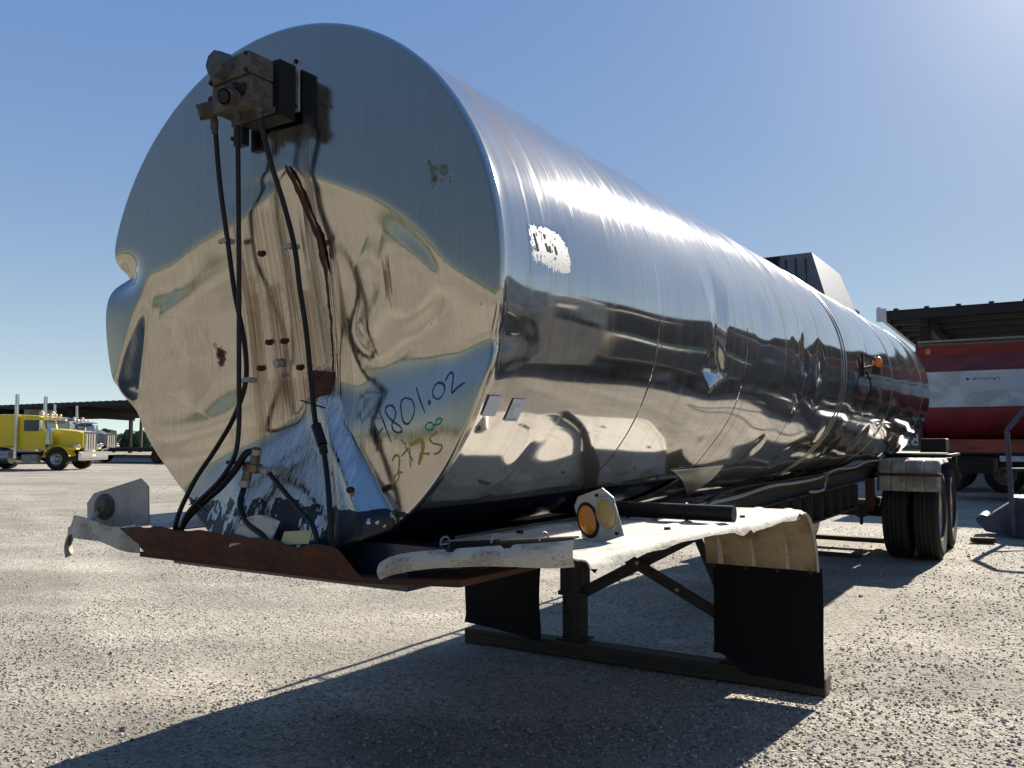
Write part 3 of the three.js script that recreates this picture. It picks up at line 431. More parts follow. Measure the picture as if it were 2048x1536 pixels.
{ // worn white stencil patch with black figures, brushed on the flank
  const c = document.createElement('canvas'), g = document.createElement('canvas'); c.width = c.height = g.width = g.height = 256; const A = c.getContext('2d'), B = g.getContext('2d'), r = rng(77);
  A.fillStyle = 'rgb(196,193,189)'; A.fillRect(0, 0, 256, 256); B.fillStyle = 'rgb(0,19,255)'; B.fillRect(0, 0, 256, 256);
  const poly = [[0.03, 0.02], [0.5, 0.06], [0.75, 0.2], [0.94, 0.42], [1, 0.8], [0.96, 0.98], [0.5, 0.92], [0.4, 0.8], [0.06, 0.66]];
  const inside = (x, y) => { let q = false; for (let i = 0, j = poly.length - 1; i < poly.length; j = i++) if ((poly[i][1] > y) !== (poly[j][1] > y) && x < (poly[j][0] - poly[i][0]) * (y - poly[i][1]) / (poly[j][1] - poly[i][1]) + poly[i][0]) q = !q; return q; };
  for (let k = 0; k < 2600; k++) { const x = r(), y = r(); if (!inside(x + 0.05 * (r() - 0.5), y + 0.05 * (r() - 0.5)) || r() > 0.35 + 0.6 * x) continue; const w = 2 + 5 * r(), h = 6 + 26 * r(); A.fillStyle = `rgba(214,212,204,${0.5 + 0.4 * r()})`; B.fillStyle = 'rgba(0,130,10,0.8)'; A.fillRect(x * 250, y * 250, w, h); B.fillRect(x * 250, y * 250, w, h); }
  for (const l of [[[0.13, 0.2], [0.16, 0.36], [0.2, 0.57]], [[0.38, 0.2], [0.4, 0.31]], [[0.4, 0.4], [0.45, 0.58]], [[0.49, 0.45], [0.51, 0.6]], [[0.63, 0.46], [0.65, 0.56], [0.67, 0.64]], [[0.65, 0.29], [0.67, 0.31]], [[0.28, 0.15], [0.285, 0.18]], [[0.6, 0.7], [0.62, 0.72]]]) for (const [X, st] of [[A, 'rgb(18,18,18)'], [B, 'rgb(0,255,0)']]) { X.strokeStyle = st; X.lineWidth = 15; X.lineJoin = 'bevel'; X.beginPath(); l.forEach((p, i) => i ? X.lineTo(p[0] * 250, p[1] * 250) : X.moveTo(p[0] * 250, p[1] * 250)); X.stroke(); }
  const T = (cv, srgb) => { const t = new THREE.CanvasTexture(cv); if (srgb) t.colorSpace = THREE.SRGBColorSpace; return t; }, rt = T(g, false);
  part('stencil_patch', sheet((u, v) => { const zz = -lerp(0.172, 0.435, u), deg = lerp(-0.8, 9, v) + 2.6 * u, q = 1.0005 - sideDent(deg, zz) + 0.0035 * (-zz / PANEL); return tilt(TANK.a * Math.cos(R(deg)) * q, TANK.yc + TANK.b * Math.sin(R(deg)) * q, zz); }, 24, 18, 0.0004), mat({ map: T(c, true), roughnessMap: rt, metalnessMap: rt, roughness: 1, metalness: 1 }), trailer);
}
part('side_pipe', [rod([-1.2, 1.6, -4.2], [-1.2, 1.66, -9.4], 0.022, 10), ...[-4.6, -6, -7.4, -8.8].map((z) => rod([-0.9, 1.63, z], [-1.2, 1.63, z], 0.014, 8))], M.galv, trailer);
// ---- junction box with sockets on the front, and the air and light lines hanging from it ----
{
  const b = group('junction_box', trailer);
  b.position.set(0.01, 2.68, 0.135); b.rotation.set(0, 0, R(2)); b.scale.setScalar(0.78);
  part('housing', [rbox(0.27, 0.1, 0.17, 0.012, 0, 0.075, 0.005), rbox(0.262, 0.125, 0.155, 0.012, 0, -0.04, 0), rbox(0.292, 0.03, 0.012, 0.004, 0, -0.105, -0.05), rbox(0.29, 0.235, 0.02, 0.006, 0, 0.005, -0.085)], M.boxGrey, b);
  for (const [x, y] of [[-0.118, 0.11], [0.118, 0.11], [-0.118, 0.035], [0.118, 0.035]]) part('screw', cyl(0.009, 0.009, 0.012, 8, x, y, 0.092, Math.PI / 2), M.black, b);
  part('round_cap', [at(new THREE.CylinderGeometry(0.058, 0.064, 0.055, 8), -0.03, 0.088, 0.115, Math.PI / 2), cyl(0.014, 0.014, 0.02, 10, 0.027, 0.075, 0.14, Math.PI / 2)], M.capGrey, b);
  part('small_cap', cyl(0.021, 0.021, 0.025, 14, -0.028, -0.02, 0.088, Math.PI / 2), M.boxGrey, b);
  for (const [x, y, z, ry] of [[0.035, -0.075, 0.11, R(8)], [-0.2, -0.06, 0.05, R(-38)]]) {
    const g = group('socket', b);
    part('barrel', [at(new THREE.CylinderGeometry(0.036, 0.04, 0.075, 18, 1, true), x, y, z, Math.PI / 2 + R(18), ry), at(new THREE.RingGeometry(0.025, 0.037, 20), x, y, z, 0, 0)], M.boxGrey, g);
    part('bore', at(new THREE.CylinderGeometry(0.027, 0.027, 0.07, 18), x, y, z + 0.004, Math.PI / 2 + R(18), ry), M.black, g);
    part('hinged_lid', [rbox(0.05, 0.06, 0.022, 0.008, x + 0.045, y + 0.03, z - 0.03, R(30), ry), cyl(0.018, 0.018, 0.03, 10, x + 0.02, y + 0.05, z - 0.02, 0, 0, 1)], M.black, g);
  }
  for (const h of [LINES.h1, LINES.h2, LINES.h3]) { const x = (h[0][0] - 0.01) / 0.78, z = (h[0][2] - 0.135) / 0.78; part('cable_gland', [cyl(0.017, 0.019, 0.045, 8, x, -0.115, z), cyl(0.012, 0.014, 0.03, 10, x, -0.145, z)], M.boxGrey, b); }
  part('mount_bracket', [box(0.2, 0.2, 0.075, 0.035, -0.0, -0.075), box(0.05, 0.1, 0.03, -0.12, -0.1, -0.09)], M.black, trailer).position.copy(b.position);
  const pl = group('backing_plate', trailer);
  part('plate', [rbox(0.34, 0.2, 0.006, 0.002, -0.02, 2.72, 0.006), rbox(0.09, 0.1, 0.005, 0.002, -0.17, 2.62, 0.005)], M.galv, pl);
  for (const [x, y] of [[0.135, 2.805], [-0.2, 2.585], [-0.14, 2.585], [0.135, 2.64]]) part('bolt', cyl(0.008, 0.008, 0.01, 8, x, y, 0.012, Math.PI / 2), M.black, pl);
}
const hoseRun = (pts, r, name = 'air_hose', m = M.hose) => part(name, tube(pts, r, 70, 9), m, trailer);
hoseRun(LINES.h1, 0.0092); hoseRun(LINES.h2, 0.0088); hoseRun(LINES.h3, 0.0095);
hoseRun(LINES.v1, 0.013); hoseRun(LINES.v2, 0.009); hoseRun(LINES.v3, 0.011);
part('hose_coupling', [rod(LINES.h3[7], LINES.h3[8], 0.019, 8), rod(LINES.h3[8], [LINES.h3[8][0] + 0.008, LINES.h3[8][1] - 0.03, LINES.h3[8][2]], 0.015, 10)], M.black, trailer);
for (const [p, dx] of [[LINES.h1[2], -0.012], [LINES.h3[3], -0.02], [LINES.h1[5], 0.01]]) part('hose_clip', [rbox(0.03, 0.018, 0.045, 0.004, p[0] + dx, p[1], p[2] - 0.012), cyl(0.009, 0.009, 0.01, 8, p[0] + dx - 0.022, p[1] - 0.003, p[2] + 0.004, Math.PI / 2)], M.galv, trailer);
{
  const v = group('air_valve', trailer); v.position.set(...LINES.valve);
  part('body', [rbox(0.075, 0.035, 0.04, 0.008, 0, 0, 0, 0, 0, R(-8)), rod([0.01, 0, 0], [0.03, 0.07, 0.01], 0.017, 8), rod([-0.02, 0, 0], [-0.03, -0.075, 0.01], 0.018, 8), rod([0.03, 0, 0], [0.085, -0.012, 0.01], 0.013, 8)], M.brass, v);
  for (const g of [cyl(0.021, 0.021, 0.02, 6, 0.026, 0.055, 0.008), cyl(0.021, 0.021, 0.022, 6, -0.029, -0.06, 0.01), rod([0.07, -0.008, 0.01], [0.1, -0.016, 0.01], 0.017, 6)]) part('fitting', g, M.galv, v);
  part('lever', rbox(0.085, 0.014, 0.02, 0.005, -0.06, 0.018, 0.03), M.black, v);
}
{ const k = LINES.v1[4], tie = part('cable_tie', [rod([k[0] - 0.05, k[1] + 0.03, k[2] + 0.015], [k[0] + 0.07, k[1] - 0.02, k[2] + 0.02], 0.003, 6), rod([k[0] - 0.04, k[1] + 0.0, k[2] + 0.015], [k[0] + 0.01, k[1] + 0.03, k[2] + 0.02], 0.0025, 6)], M.black, trailer); }
part('cable_tie', rod([LINES.h3[6][0] - 0.05, LINES.h3[6][1] - 0.07, LINES.h3[6][2]], [LINES.h3[6][0] + 0.07, LINES.h3[6][1] - 0.1, LINES.h3[6][2]], 0.003, 6), M.black, trailer);
for (const [x, y] of BOLTS.holes) part('bolt_head', cyl(0.011, 0.011, 0.02, 6, x, y, -dent(x, y) + 0.006, Math.PI / 2), M.rustDark, trailer);
for (const [x, y] of BOLTS.nuts) part('nut', cyl(0.016, 0.016, 0.028, 6, x, y, -dent(x, y) + 0.012, Math.PI / 2 + 0.2), M.galv, trailer);

// ---- bent front apron: rusty lip in the middle, white painted ends ----
const wob = (u, s, a) => a * (fbm(u * 6, s, 3, s) - 0.5);
part('rusty_front_lip', sheet((u, v) => { const x = lerp(-0.76, 0.42, u) + v * lerp(0.1, 0.05, u), top = 1.105 + 0.006 * Math.sin(u * 5) + wob(u * 1.6, 3, 0.03), bot = 0.998 + wob(u * 2, 5, 0.022); return [x, lerp(top, bot, v), 0.055 - 0.05 * v + 0.015 * Math.sin(u * 9) * (1 - v) + wob(u + v * 0.3, 7, 0.012)]; }, 60, 12, 0.008, [2, 0.4]), M.rust, trailer);
part('coupler_plate', [ext([[-0.72, 0.0], [0.46, 0.0], [0.84, -0.03], [0.62, -0.75], [0.62, -1.5], [-0.62, -1.5], [-0.62, -0.75]].map((p) => [p[0], p[1]]), 0.02).rotateX(Math.PI / 2).translate(0, 1.0, 0)].map((g) => { const p = g.attributes.position; for (let i = 0; i < p.count; i++) { const x = p.getX(i), z = p.getZ(i); p.setY(i, p.getY(i) - 0.05 * clamp(Math.abs(z) / 0.5) + (x > 0.7 ? 0.02 : 0)); } g.computeVertexNormals(); return g; }), M.rustDark, trailer);
part('king_pin', [cyl(0.037, 0.037, 0.07, 20, 0, 0.915, -0.8), cyl(0.052, 0.052, 0.03, 24, 0, 0.875, -0.8), cyl(0.036, 0.036, 0.03, 20, 0, 0.85, -0.8)], M.black, trailer);
part('coupler_frame', [box(1.2, 0.09, 1.5, 0, 1.0, -0.82), box(0.1, 0.14, 3.2, 0.5, 1.03, -2.0), box(0.1, 0.14, 3.2, -0.5, 1.03, -2.0), box(1.2, 0.1, 0.12, 0, 1.0, -2.3), box(0.5, 0.06, 0.1, 0.55, 1.075, -0.12)], M.navy, trailer);
part('apron_end', sheet((u, v) => { const x = lerp(0.575, 1.245, u), top = lerp(1.085, 1.168, u) - 0.03 * Math.exp(-u * 14) - (Math.abs(u - 0.42) < 0.03 || Math.abs(u - 0.72) < 0.03 ? 0.01 : 0), bot = lerp(1.03, 1.095, u) + 0.015 * Math.sin(u * 3.1) - 0.02 * Math.exp(-u * 9), b = Math.max(0, u - 0.9) * 10; return [x, lerp(top, bot, v), 0.035 - 0.08 * b * b * 0.6 + 0.012 * Math.sin(v * 3.1) + wob(u, 11, 0.01)]; }, 60, 8, 0.005, [2, 0.3]), M.white, trailer);
part('apron_end', sheet((u, v) => { const x = lerp(-0.68, -1.27, u), top = 1.095 + 0.03 * sstep(0.3, 0.75, u) - 0.06 * sstep(0.8, 1, u), bot = 1.0 + 0.03 * sstep(0.1, 0.5, u) - 0.05 * sstep(0.82, 1, u); return [x, lerp(top, bot, v), 0.03 - 0.05 * sstep(0.7, 1, u) + wob(u, 13, 0.012)]; }, 50, 8, -0.005, [2, 0.3]), M.white, trailer);
part('apron_hook', sheet((u, v) => { const a = u * 2.0, x = -1.235 - 0.045 * Math.sin(a) + v * 0.03, y = 1.045 - 0.1 * u - 0.01 * v; return [x, y, -0.03 + v * 0.05 - 0.02 * u]; }, 16, 5, 0.006), M.dirtyWhite, trailer);
part('bent_angle_bar', [bar([0.42, 1.065, -0.16], [1.13, 1.13, -0.22], 0.035, 0.03), bar([0.42, 1.08, -0.18], [1.13, 1.146, -0.24], 0.05, 0.006)], M.black, trailer);
for (const u of [0.35, 0.62, 0.86]) part('pipe_clip', at(new THREE.TorusGeometry(0.018, 0.0035, 6, 16), lerp(0.42, 1.13, u), lerp(1.085, 1.15, u), lerp(-0.16, -0.22, u), 0, R(70)), M.galv, trailer);
part('yellow_tag', rbox(0.13, 0.05, 0.004, 0.001, 0.2, 1.115, 0.035, R(-30), 0, R(6)), M.yellowTag, trailer);
part('loose_white_plate', sheet((u, v) => [lerp(-0.1, 0.1, u) - 0.04 * v, lerp(1.16, 1.06, v) + 0.02 * Math.sin(u * 3), 0.015 + 0.02 * v], 8, 8, 0.004), M.white, trailer);

// ---- quarter fenders in front of the landing legs, mud flaps behind them ----
function fender(side) {
  const f = group('fender', trailer), S = side;
  const path = (u) => { const L = 2.45, A = 0.78, s = u * (L + A); if (s < L) return [1.1 - 0.03 * s / L + 0.008 * Math.sin(s * 2.2), -0.12 - s, 0]; const a = (s - L) / A * R(82), r = 0.42; return [1.07 - r * (1 - Math.cos(a)), -0.12 - L - r * Math.sin(a) * 0.78, a]; };
  part('fender_top', sheet((u, v) => {
    const [y, z, a] = path(u), c = v * 0.72, edge = clamp((c - 0.62) / 0.1), flare = u < 0.75 ? 1 : 0.4, x = 0.6 + Math.min(c, 0.62) + 0.022 * Math.sin(edge * 1.5), rib = 0.006 * (Math.abs(((c * 6.2) % 1) - 0.5) < 0.12 ? 1 : 0);
    const dent_ = S > 0 ? 0.016 * Math.exp(-(((z + 0.28) / 0.12) ** 2)) * edge + 0.02 * Math.exp(-(((z + 1.55) / 0.08) ** 2)) * edge + 0.012 * Math.abs(Math.sin(z * 4.3)) * edge * (z < -1.7 ? 1 : 0) : 0.01;
    const drop = 0.032 * edge * edge * flare + dent_ + 0.012 * (fbm(z * 3, c * 3, 3, 61) - 0.5) + 0.007 * edge * (fbm(z * 9, 4, 3, 63) - 0.5) + (Math.abs(z + 1.7) < 0.015 ? 0.006 * edge : 0);
    return [S * x, y - drop * Math.cos(a) + rib * Math.cos(a), z - rib * Math.sin(a) * -1];
  }, 110, 40, S > 0 ? -0.005 : 0.005, [4, 1]), S > 0 ? [M.white][0] : M.white, f);
  part('fender_lining', sheet((u, v) => { const [y, z, a] = path(0.78 + 0.218 * u), c = v * 0.655, rib = 0.014 * Math.exp(-(((((c * 5.2) % 1) - 0.5) / 0.07) ** 2)); return [S * (0.6 + c), y - 0.012 * Math.cos(a) - 0.004, z + (0.012 - rib) * Math.max(0.2, Math.sin(a))]; }, 24, 30, S > 0 ? 0.003 : -0.003, [1, 1]), M.underside, f);
  part('edge_lip', tube(Array.from({ length: 9 }, (_, k) => { const [y, z] = path(0.745 + 0.25 * k / 8); return [S * 1.246, y - 0.014, z + 0.012]; }), 0.008, 30, 6), M.white, f);
  for (const [x, z] of [[0.7, -0.6], [0.7, -1.3], [0.7, -2.1], [1.1, -1.05], [1.1, -2.0], [0.9, -2.35]]) part('bolt_head', cyl(0.013, 0.014, 0.012, 6, S * x, 1.106 + 0.0122 * z + 0.008 * Math.sin((-0.12 - z) * 2.2), z), M.rust, f);
  for (let k = 0; k < 4; k++) part('rivet', cyl(0.011, 0.011, 0.012, 8, S * (0.655 + k * 0.185), 0.7, -2.868, Math.PI / 2), M.rust, f);
  part('mud_flap', sheet((u, v) => { const x = lerp(S > 0 ? 0.635 : 0.55, S > 0 ? 1.262 : 1.17, u) + (S > 0 ? 0.02 * v : -0.005 * v) + 0.008 * Math.sin(v * 4 + u), y = 0.725 - v * (S > 0 ? 0.63 + 0.02 * u - 0.1 * sstep(0.32, 0.05, u) : 0.62 - 0.06 * u); return [S * x, y, -2.9 + 0.035 * Math.sin(v * 2.6) + 0.012 * Math.sin(u * 5 + v * 2) * v + (v > 0.9 ? 0.06 * (v - 0.9) * 4 : 0)]; }, 24, 28, S > 0 ? 0.008 : -0.008, [1, 1]), M.rubber, f);
  return f;
}
fender(1); fender(-1);
// lamps on their bent brackets
{
  const l = group('lamp_bracket', trailer); l.position.set(1.065, 1.185, -0.52); l.rotation.set(R(-8), R(0), R(20), 'YXZ'); l.scale.setScalar(0.88);
  part('plate', at(ext([[-0.085, -0.1], [0.085, -0.1], [0.085, 0.05], [0.05, 0.1], [-0.06, 0.1], [-0.085, 0.07]], 0.004, 0.001), 0, 0, 0), M.alu, l);
  for (const [x, m] of [[-0.043, M.amber], [0.042, M.amberPale]]) {
    const lens = group('lens', l);
    part('bezel', at(new THREE.TorusGeometry(0.042, 0.006, 8, 32).scale(0.95, 1.5, 1), x, 0, 0.008), m === M.amber ? M.black : M.galv, lens);
    const g = new THREE.SphereGeometry(0.04, 28, 12, 0, 6.2832, 0, Math.PI / 2); g.rotateX(Math.PI / 2); g.scale(0.95, 1.5, 0.5); part('cover', at(g, x, 0, 0.008), m, lens);
  }
  for (const [x, y] of [[0.02, 0.08], [0.06, -0.085]]) part('screw', cyl(0.007, 0.007, 0.008, 8, x, y, 0.008, Math.PI / 2), M.black, l);
  part('lamp_stem', rod([0.95, 1.085, -0.6], [1.04, 1.12, -0.53], 0.014, 8), M.black, trailer);
  const k = group('lamp_bracket', trailer); k.position.set(-1.03, 1.16, -0.1); k.rotation.set(0, R(12), R(3), 'YXZ');
  part('plate', ext([[-0.17, -0.105], [0.17, -0.075], [0.17, 0.08], [0.13, 0.115], [-0.13, 0.06], [-0.17, 0.02]], 0.004, 0.001), M.galv, k);
  { const g = new THREE.SphereGeometry(0.052, 24, 12, 0, 6.2832, 0, Math.PI / 2); g.rotateX(Math.PI / 2); g.scale(1, 1.1, 0.6); part('lamp_housing', [at(g, -0.07, 0.0, 0.004), at(new THREE.TorusGeometry(0.052, 0.005, 6, 28), -0.07, 0, 0.008)], M.boxGrey, k); }
  part('plug', [rod([-0.08, -0.02, 0.03], [-0.1, -0.055, 0.05], 0.01, 8)], M.white, k);
  part('foot_flange', box(0.34, 0.006, 0.05, 0, -0.095, -0.02, 0, 0, R(5)), M.dirtyWhite, k);
  hoseRun([[-1.14, 1.1, -0.05], [-1.12, 1.05, -0.03], [-1.0, 1.04, 0.0], [-0.8, 1.07, 0.0]], 0.007, 'lamp_cable');
}
// pipe tray across the fender
part('cross_tube', [cyl(0.036, 0.036, 1.05, 20, 0.69, 1.127, -1.52, 0, 0, Math.PI / 2)], M.black, trailer);
for (const x of [0.45, 0.72, 1.0]) part('tube_strap', at(new THREE.TorusGeometry(0.038, 0.004, 6, 20), x, 1.127, -1.52, 0, Math.PI / 2), M.black, trailer);

// ---- landing gear ----
function leg(x) {
  const l = group('landing_leg', trailer);
  part('outer_tube', rbox(0.16, 0.62, 0.15, 0.012, x, 0.72, -3.06), M.steel, l);
  part('collar', rbox(0.18, 0.03, 0.17, 0.006, x, 0.415, -3.06), M.steel, l);
  part('inner_tube', rbox(0.135, 0.34, 0.125, 0.01, x, 0.27, -3.06), x > 0 ? M.rust : M.steel, l);
  part('foot', rbox(0.2, 0.012, 0.18, 0.004, x, 0.1075, -3.06), M.rustDark, l);
}
leg(-0.39); leg(0.74);
for (const [a, b, w] of [[[-0.3, 0.43, -3.03], [0.62, 0.93, -3.03], 0.075], [[0.02, 0.68, -3.005], [0.68, 0.36, -3.005], 0.07], [[-0.28, 0.56, -3.1], [-0.1, 0.82, -3.1], 0.05], [[0.45, 0.98, -2.98], [0.66, 0.5, -2.98], 0.05], [[-0.39, 0.96, -3.06], [0.74, 0.96, -3.06], 0.08]]) part('leg_brace', bar(a, b, 0.012, w), M.steel, trailer);
for (const [x, y] of [[0.37, 0.51], [0.1, 0.655]]) part('bolt_head', cyl(0.012, 0.012, 0.02, 8, x, y, -2.99, Math.PI / 2), M.galv, trailer);

// ---- frame, running gear ----
part('frame_rail', [box(0.012, 0.13, 8.6, 0.46, 1.02, -6.9, R(0.45)), box(0.11, 0.012, 8.6, 0.46, 0.957, -6.9, R(0.45)), box(0.11, 0.012, 8.6, 0.46, 1.083, -6.9, R(0.45))], M.steel, trailer);
part('frame_rail', [box(0.012, 0.13, 8.6, -0.46, 1.02, -6.9, R(0.45)), box(0.11, 0.012, 8.6, -0.46, 0.957, -6.9, R(0.45)), box(0.11, 0.012, 8.6, -0.46, 1.083, -6.9, R(0.45))], M.steel, trailer);
for (const s of [1, -1]) {
  part('sub_frame', [box(0.012, 0.27, 3.1, s * 0.44, 0.825, -6.45), box(0.13, 0.014, 3.1, s * 0.47, 0.693, -6.45)], M.rustDark, trailer);
  for (let k = 0; k < 8; k++) part('web_stiffener', box(0.1, 0.26, 0.012, s * 0.497, 0.826, -4.95 - k * 0.42), M.steel, trailer);
}
for (const z of [-3.6, -5.0, -6.4, -7.8, -8.7, -10.2, -11.2]) part('cross_member', box(0.9, 0.1, 0.08, 0, 0.99 + (-z - 3) * 0.008, z), M.steel, trailer);
part('under_tank_pipe', [rod([0, 0.78, -3.4], [0, 0.8, -8.6], 0.07, 16)], M.rustDark, trailer);
part('conduit', tube([[0.55, 1.04, -2.6], [0.56, 1.05, -3.0], [0.57, 1.06, -3.6], [0.57, 1.095, -4.4], [0.57, 1.09, -5.2], [0.57, 1.1, -6.0], [0.58, 1.15, -6.6], [0.58, 1.15, -7.6], [0.58, 1.19, -8.2], [0.6, 1.19, -9.2]], 0.012, 90, 8), M.galv, trailer);
part('conduit', tube([[0.56, 1.02, -2.4], [0.57, 1.04, -2.9], [0.55, 1.1, -3.4], [0.55, 1.115, -5.0], [0.56, 1.125, -6.5], [0.56, 1.16, -9.0]], 0.009, 80, 8), M.black, trailer);
part('conduit_box', [rbox(0.04, 0.09, 0.05, 0.006, 0.585, 1.1, -6.15)], M.brass, trailer);
part('valve_drop', [tube([[0.585, 1.06, -6.15], [0.585, 1.0, -6.1], [0.58, 0.98, -5.9], [0.56, 0.99, -5.6]], 0.011, 20, 8)], M.galv, trailer);
part('equipment_box', [rbox(0.35, 0.3, 0.55, 0.02, 0.2, 0.85, -8.3)], M.steel, trailer);
const axleZ = [-9.5, -10.82];
for (const z of axleZ) {
  part('axle', [rod([-1.1, 0.54, z], [1.1, 0.54, z], 0.065, 16)], M.steel, trailer);
  for (const s of [1, -1]) { part('leaf_spring', [box(0.08, 0.05, 1.0, s * 0.5, 0.68, z), box(0.075, 0.03, 0.7, s * 0.5, 0.645, z), box(0.1, 0.2, 0.1, s * 0.5, 0.62, z)], M.steel, trailer); part('spring_hanger', [box(0.09, 0.32, 0.12, s * 0.5, 0.82, z + 0.6), box(0.07, 0.1, 0.08, s * 0.5, 0.64, z + 0.6)], M.rustDark, trailer); part('brake_chamber', [cyl(0.085, 0.085, 0.14, 16, s * 0.33, 0.56, z + 0.22, Math.PI / 2), cyl(0.02, 0.02, 0.12, 8, s * 0.33, 0.45, z + 0.25)], M.steel, trailer); }
}
const tyreProfile = (w, r, ri) => { const pts = [[ri, -w * 0.36], [ri + 0.02, -w * 0.46], [lerp(ri, r, 0.55), -w * 0.52], [r - 0.035, -w * 0.49], [r - 0.008, -w * 0.43]]; const n = 5; for (let k = 0; k < n; k++) { const a = -w * 0.43 + w * 0.86 * k / n, b = -w * 0.43 + w * 0.86 * (k + 1) / n; pts.push([r, a + 0.004], [r, b - 0.008]); if (k < n - 1) pts.push([r - 0.014, b - 0.006], [r - 0.014, b + 0.002]); } pts.push([r - 0.008, w * 0.43], [r - 0.035, w * 0.49], [lerp(ri, r, 0.55), w * 0.52], [ri + 0.02, w * 0.46], [ri, w * 0.36]); return pts.map((p) => new THREE.Vector2(...p)); };
const tyreGeo = new THREE.LatheGeometry(tyreProfile(0.275, 0.54, 0.3), 56); tyreGeo.rotateZ(-Math.PI / 2);
const tyreFlat = toCreasedNormals(tyreGeo, R(35));
const rimGeo = (() => { const g = new THREE.LatheGeometry([[0.0, 0.04], [0.09, 0.04], [0.1, -0.02], [0.2, -0.035], [0.245, -0.02], [0.255, 0.06], [0.28, 0.095], [0.302, 0.1], [0.305, -0.1], [0.28, -0.1]].map((p) => new THREE.Vector2(...p)), 40); g.rotateZ(-Math.PI / 2); return toCreasedNormals(g, R(35)); })();
const hubGeo = cyl(0.075, 0.085, 0.1, 18, 0.04, 0, 0, 0, 0, -Math.PI / 2), nutGeo = cyl(0.016, 0.016, 0.04, 6, 0, 0, 0, 0, 0, Math.PI / 2);
for (const z of axleZ) for (const s of [1, -1]) for (const x of [1.082, 0.742]) {
  const w = group('wheel', trailer); w.position.set(s * x, 0.54, z); w.rotation.x = z * 3 + x; if (s < 0) w.rotation.z = Math.PI;
  part('tyre', tyreFlat, M.tyre, w); part('rim', rimGeo, M.rim, w); if (x > 1) { part('hub', hubGeo, M.rim, w); if (s > 0) for (let k = 0; k < 10; k++) part('wheel_nut', nutGeo, M.rim, w).position.set(-0.005, 0.155 * Math.sin(k * 0.628), 0.155 * Math.cos(k * 0.628)); }
}
// rear fender over the first axle
part('rear_fender', sheet((u, v) => { const x = lerp(0.565, 1.262, v), s = u * 1.6, rib = 0.012 * (Math.abs(v - 0.22) < 0.02 || Math.abs(v - 0.46) < 0.02 || Math.abs(v - 0.74) < 0.02 ? 1 : 0), e = 0.05 * (sstep(0.94, 1, v) ** 2 + sstep(0.06, 0, v) ** 2); let y, z, a; if (s < 0.22) { a = R(80); y = 0.835 + s; z = -8.93 - s * 0.12; } else if (s < 0.5) { const q = (s - 0.22) / 0.28; a = R(80) * (1 - q); y = 1.055 + 0.155 * Math.sin(q * Math.PI / 2); z = -8.956 - 0.17 * (1 - Math.cos(q * Math.PI / 2)); } else { a = 0; y = 1.21; z = -9.126 - (s - 0.5) * 0.75; } return [x, y - (rib + e) * Math.cos(a), z - (rib + e) * Math.sin(a)]; }, 60, 60, -0.006, [2, 1]), M.dirtyWhite, trailer);
part('fender_bar', [box(0.72, 0.035, 0.04, 0.92, 1.03, -8.9), box(0.04, 0.04, 0.3, 0.58, 1.03, -9.05)], M.steel, trailer);
part('fender_bar', [box(0.75, 0.03, 0.06, 0.95, 1.25, -9.6), box(0.05, 0.1, 0.06, 1.3, 1.2, -10.2), box(0.05, 0.03, 1.3, 1.3, 1.25, -10.1)], M.black, trailer);
part('rear_fender_rear', sheet((u, v) => { const a = lerp(R(95), R(20), u), x = lerp(0.565, 1.262, v); return [x, 0.54 + 0.66 * Math.sin(a), -10.82 + -0.62 * Math.cos(a)]; }, 20, 6, -0.006, [1, 1]), M.black, trailer);
part('battery_box', [rbox(0.3, 0.17, 0.4, 0.01, 1.04, 1.37, -10.6)], M.black, trailer);
part('rear_deck', [box(2.3, 0.04, 0.5, 0, 1.24, -10.95), box(2.4, 0.12, 0.1, 0, 1.16, -11.25)], M.black, trailer);

// ---- dome housing and fittings on the crown, marker lamp on the flank ----
{
  const m = group('dome_housing', trailer);
  const g = new THREE.BufferGeometry(), q = [[-0.5, 2.88, -6.75], [0.5, 2.88, -6.75], [0.36, 3.36, -6.8], [-0.36, 3.36, -6.8], [-0.5, 2.88, -8.45], [0.5, 2.88, -8.45], [0.36, 3.36, -8.15], [-0.36, 3.36, -8.15]];
  const fc = [[0, 1, 2, 3], [1, 5, 6, 2], [5, 4, 7, 6], [4, 0, 3, 7], [3, 2, 6, 7]], pos = []; for (const f of fc) for (const i of [0, 1, 2, 0, 2, 3]) pos.push(...q[f[i]]); g.setAttribute('position', new THREE.Float32BufferAttribute(pos, 3)); g.computeVertexNormals();
  part('casing', g, mat({ color: col(0.22, 0.23, 0.25), map: wearA, metalness: 0.5, roughness: 0.5 }), m);
  part('tar_spill', sheet((u, v) => [lerp(-0.12, 0.02, u) + 0.03 * fbm(v * 8, u * 4, 2, 3), lerp(3.345, 3.0, v), -6.745 - 0.045 * (1 - v) + 0.012], 8, 16, 0.006), M.black, m);
  for (const [x, l] of [[0.1, 0.2], [0.2, 0.26], [0.3, 0.32]]) part('tar_drip', [rod([x, 3.31 - 0.0, -6.785], [x + 0.01, 3.31 - l * 0.5, -6.765], 0.006, 6), rod([x + 0.01, 3.31 - l * 0.5, -6.765], [x + 0.02, 3.31 - l, -6.745], 0.004, 6)], M.black, m);
  part('lid_hinge', [box(0.05, 0.03, 0.05, -0.2, 3.375, -6.85)], M.black, m);
}
part('crown_vent', [cyl(0.05, 0.05, 0.24, 14, 0.12, 3.1, -9.0), box(0.16, 0.02, 0.14, 0.13, 3.225, -9.0, 0.1, 0.3, 0.2), rod([0.05, 3.23, -9.0], [0.03, 3.32, -9.0], 0.008, 6)], M.galv, trailer);
part('crown_step', [box(0.22, 0.035, 0.3, 0.22, 3.1, -9.35, 0, 0, R(-14)), box(0.03, 0.14, 0.03, 0.2, 3.03, -9.35)], M.galv, trailer);
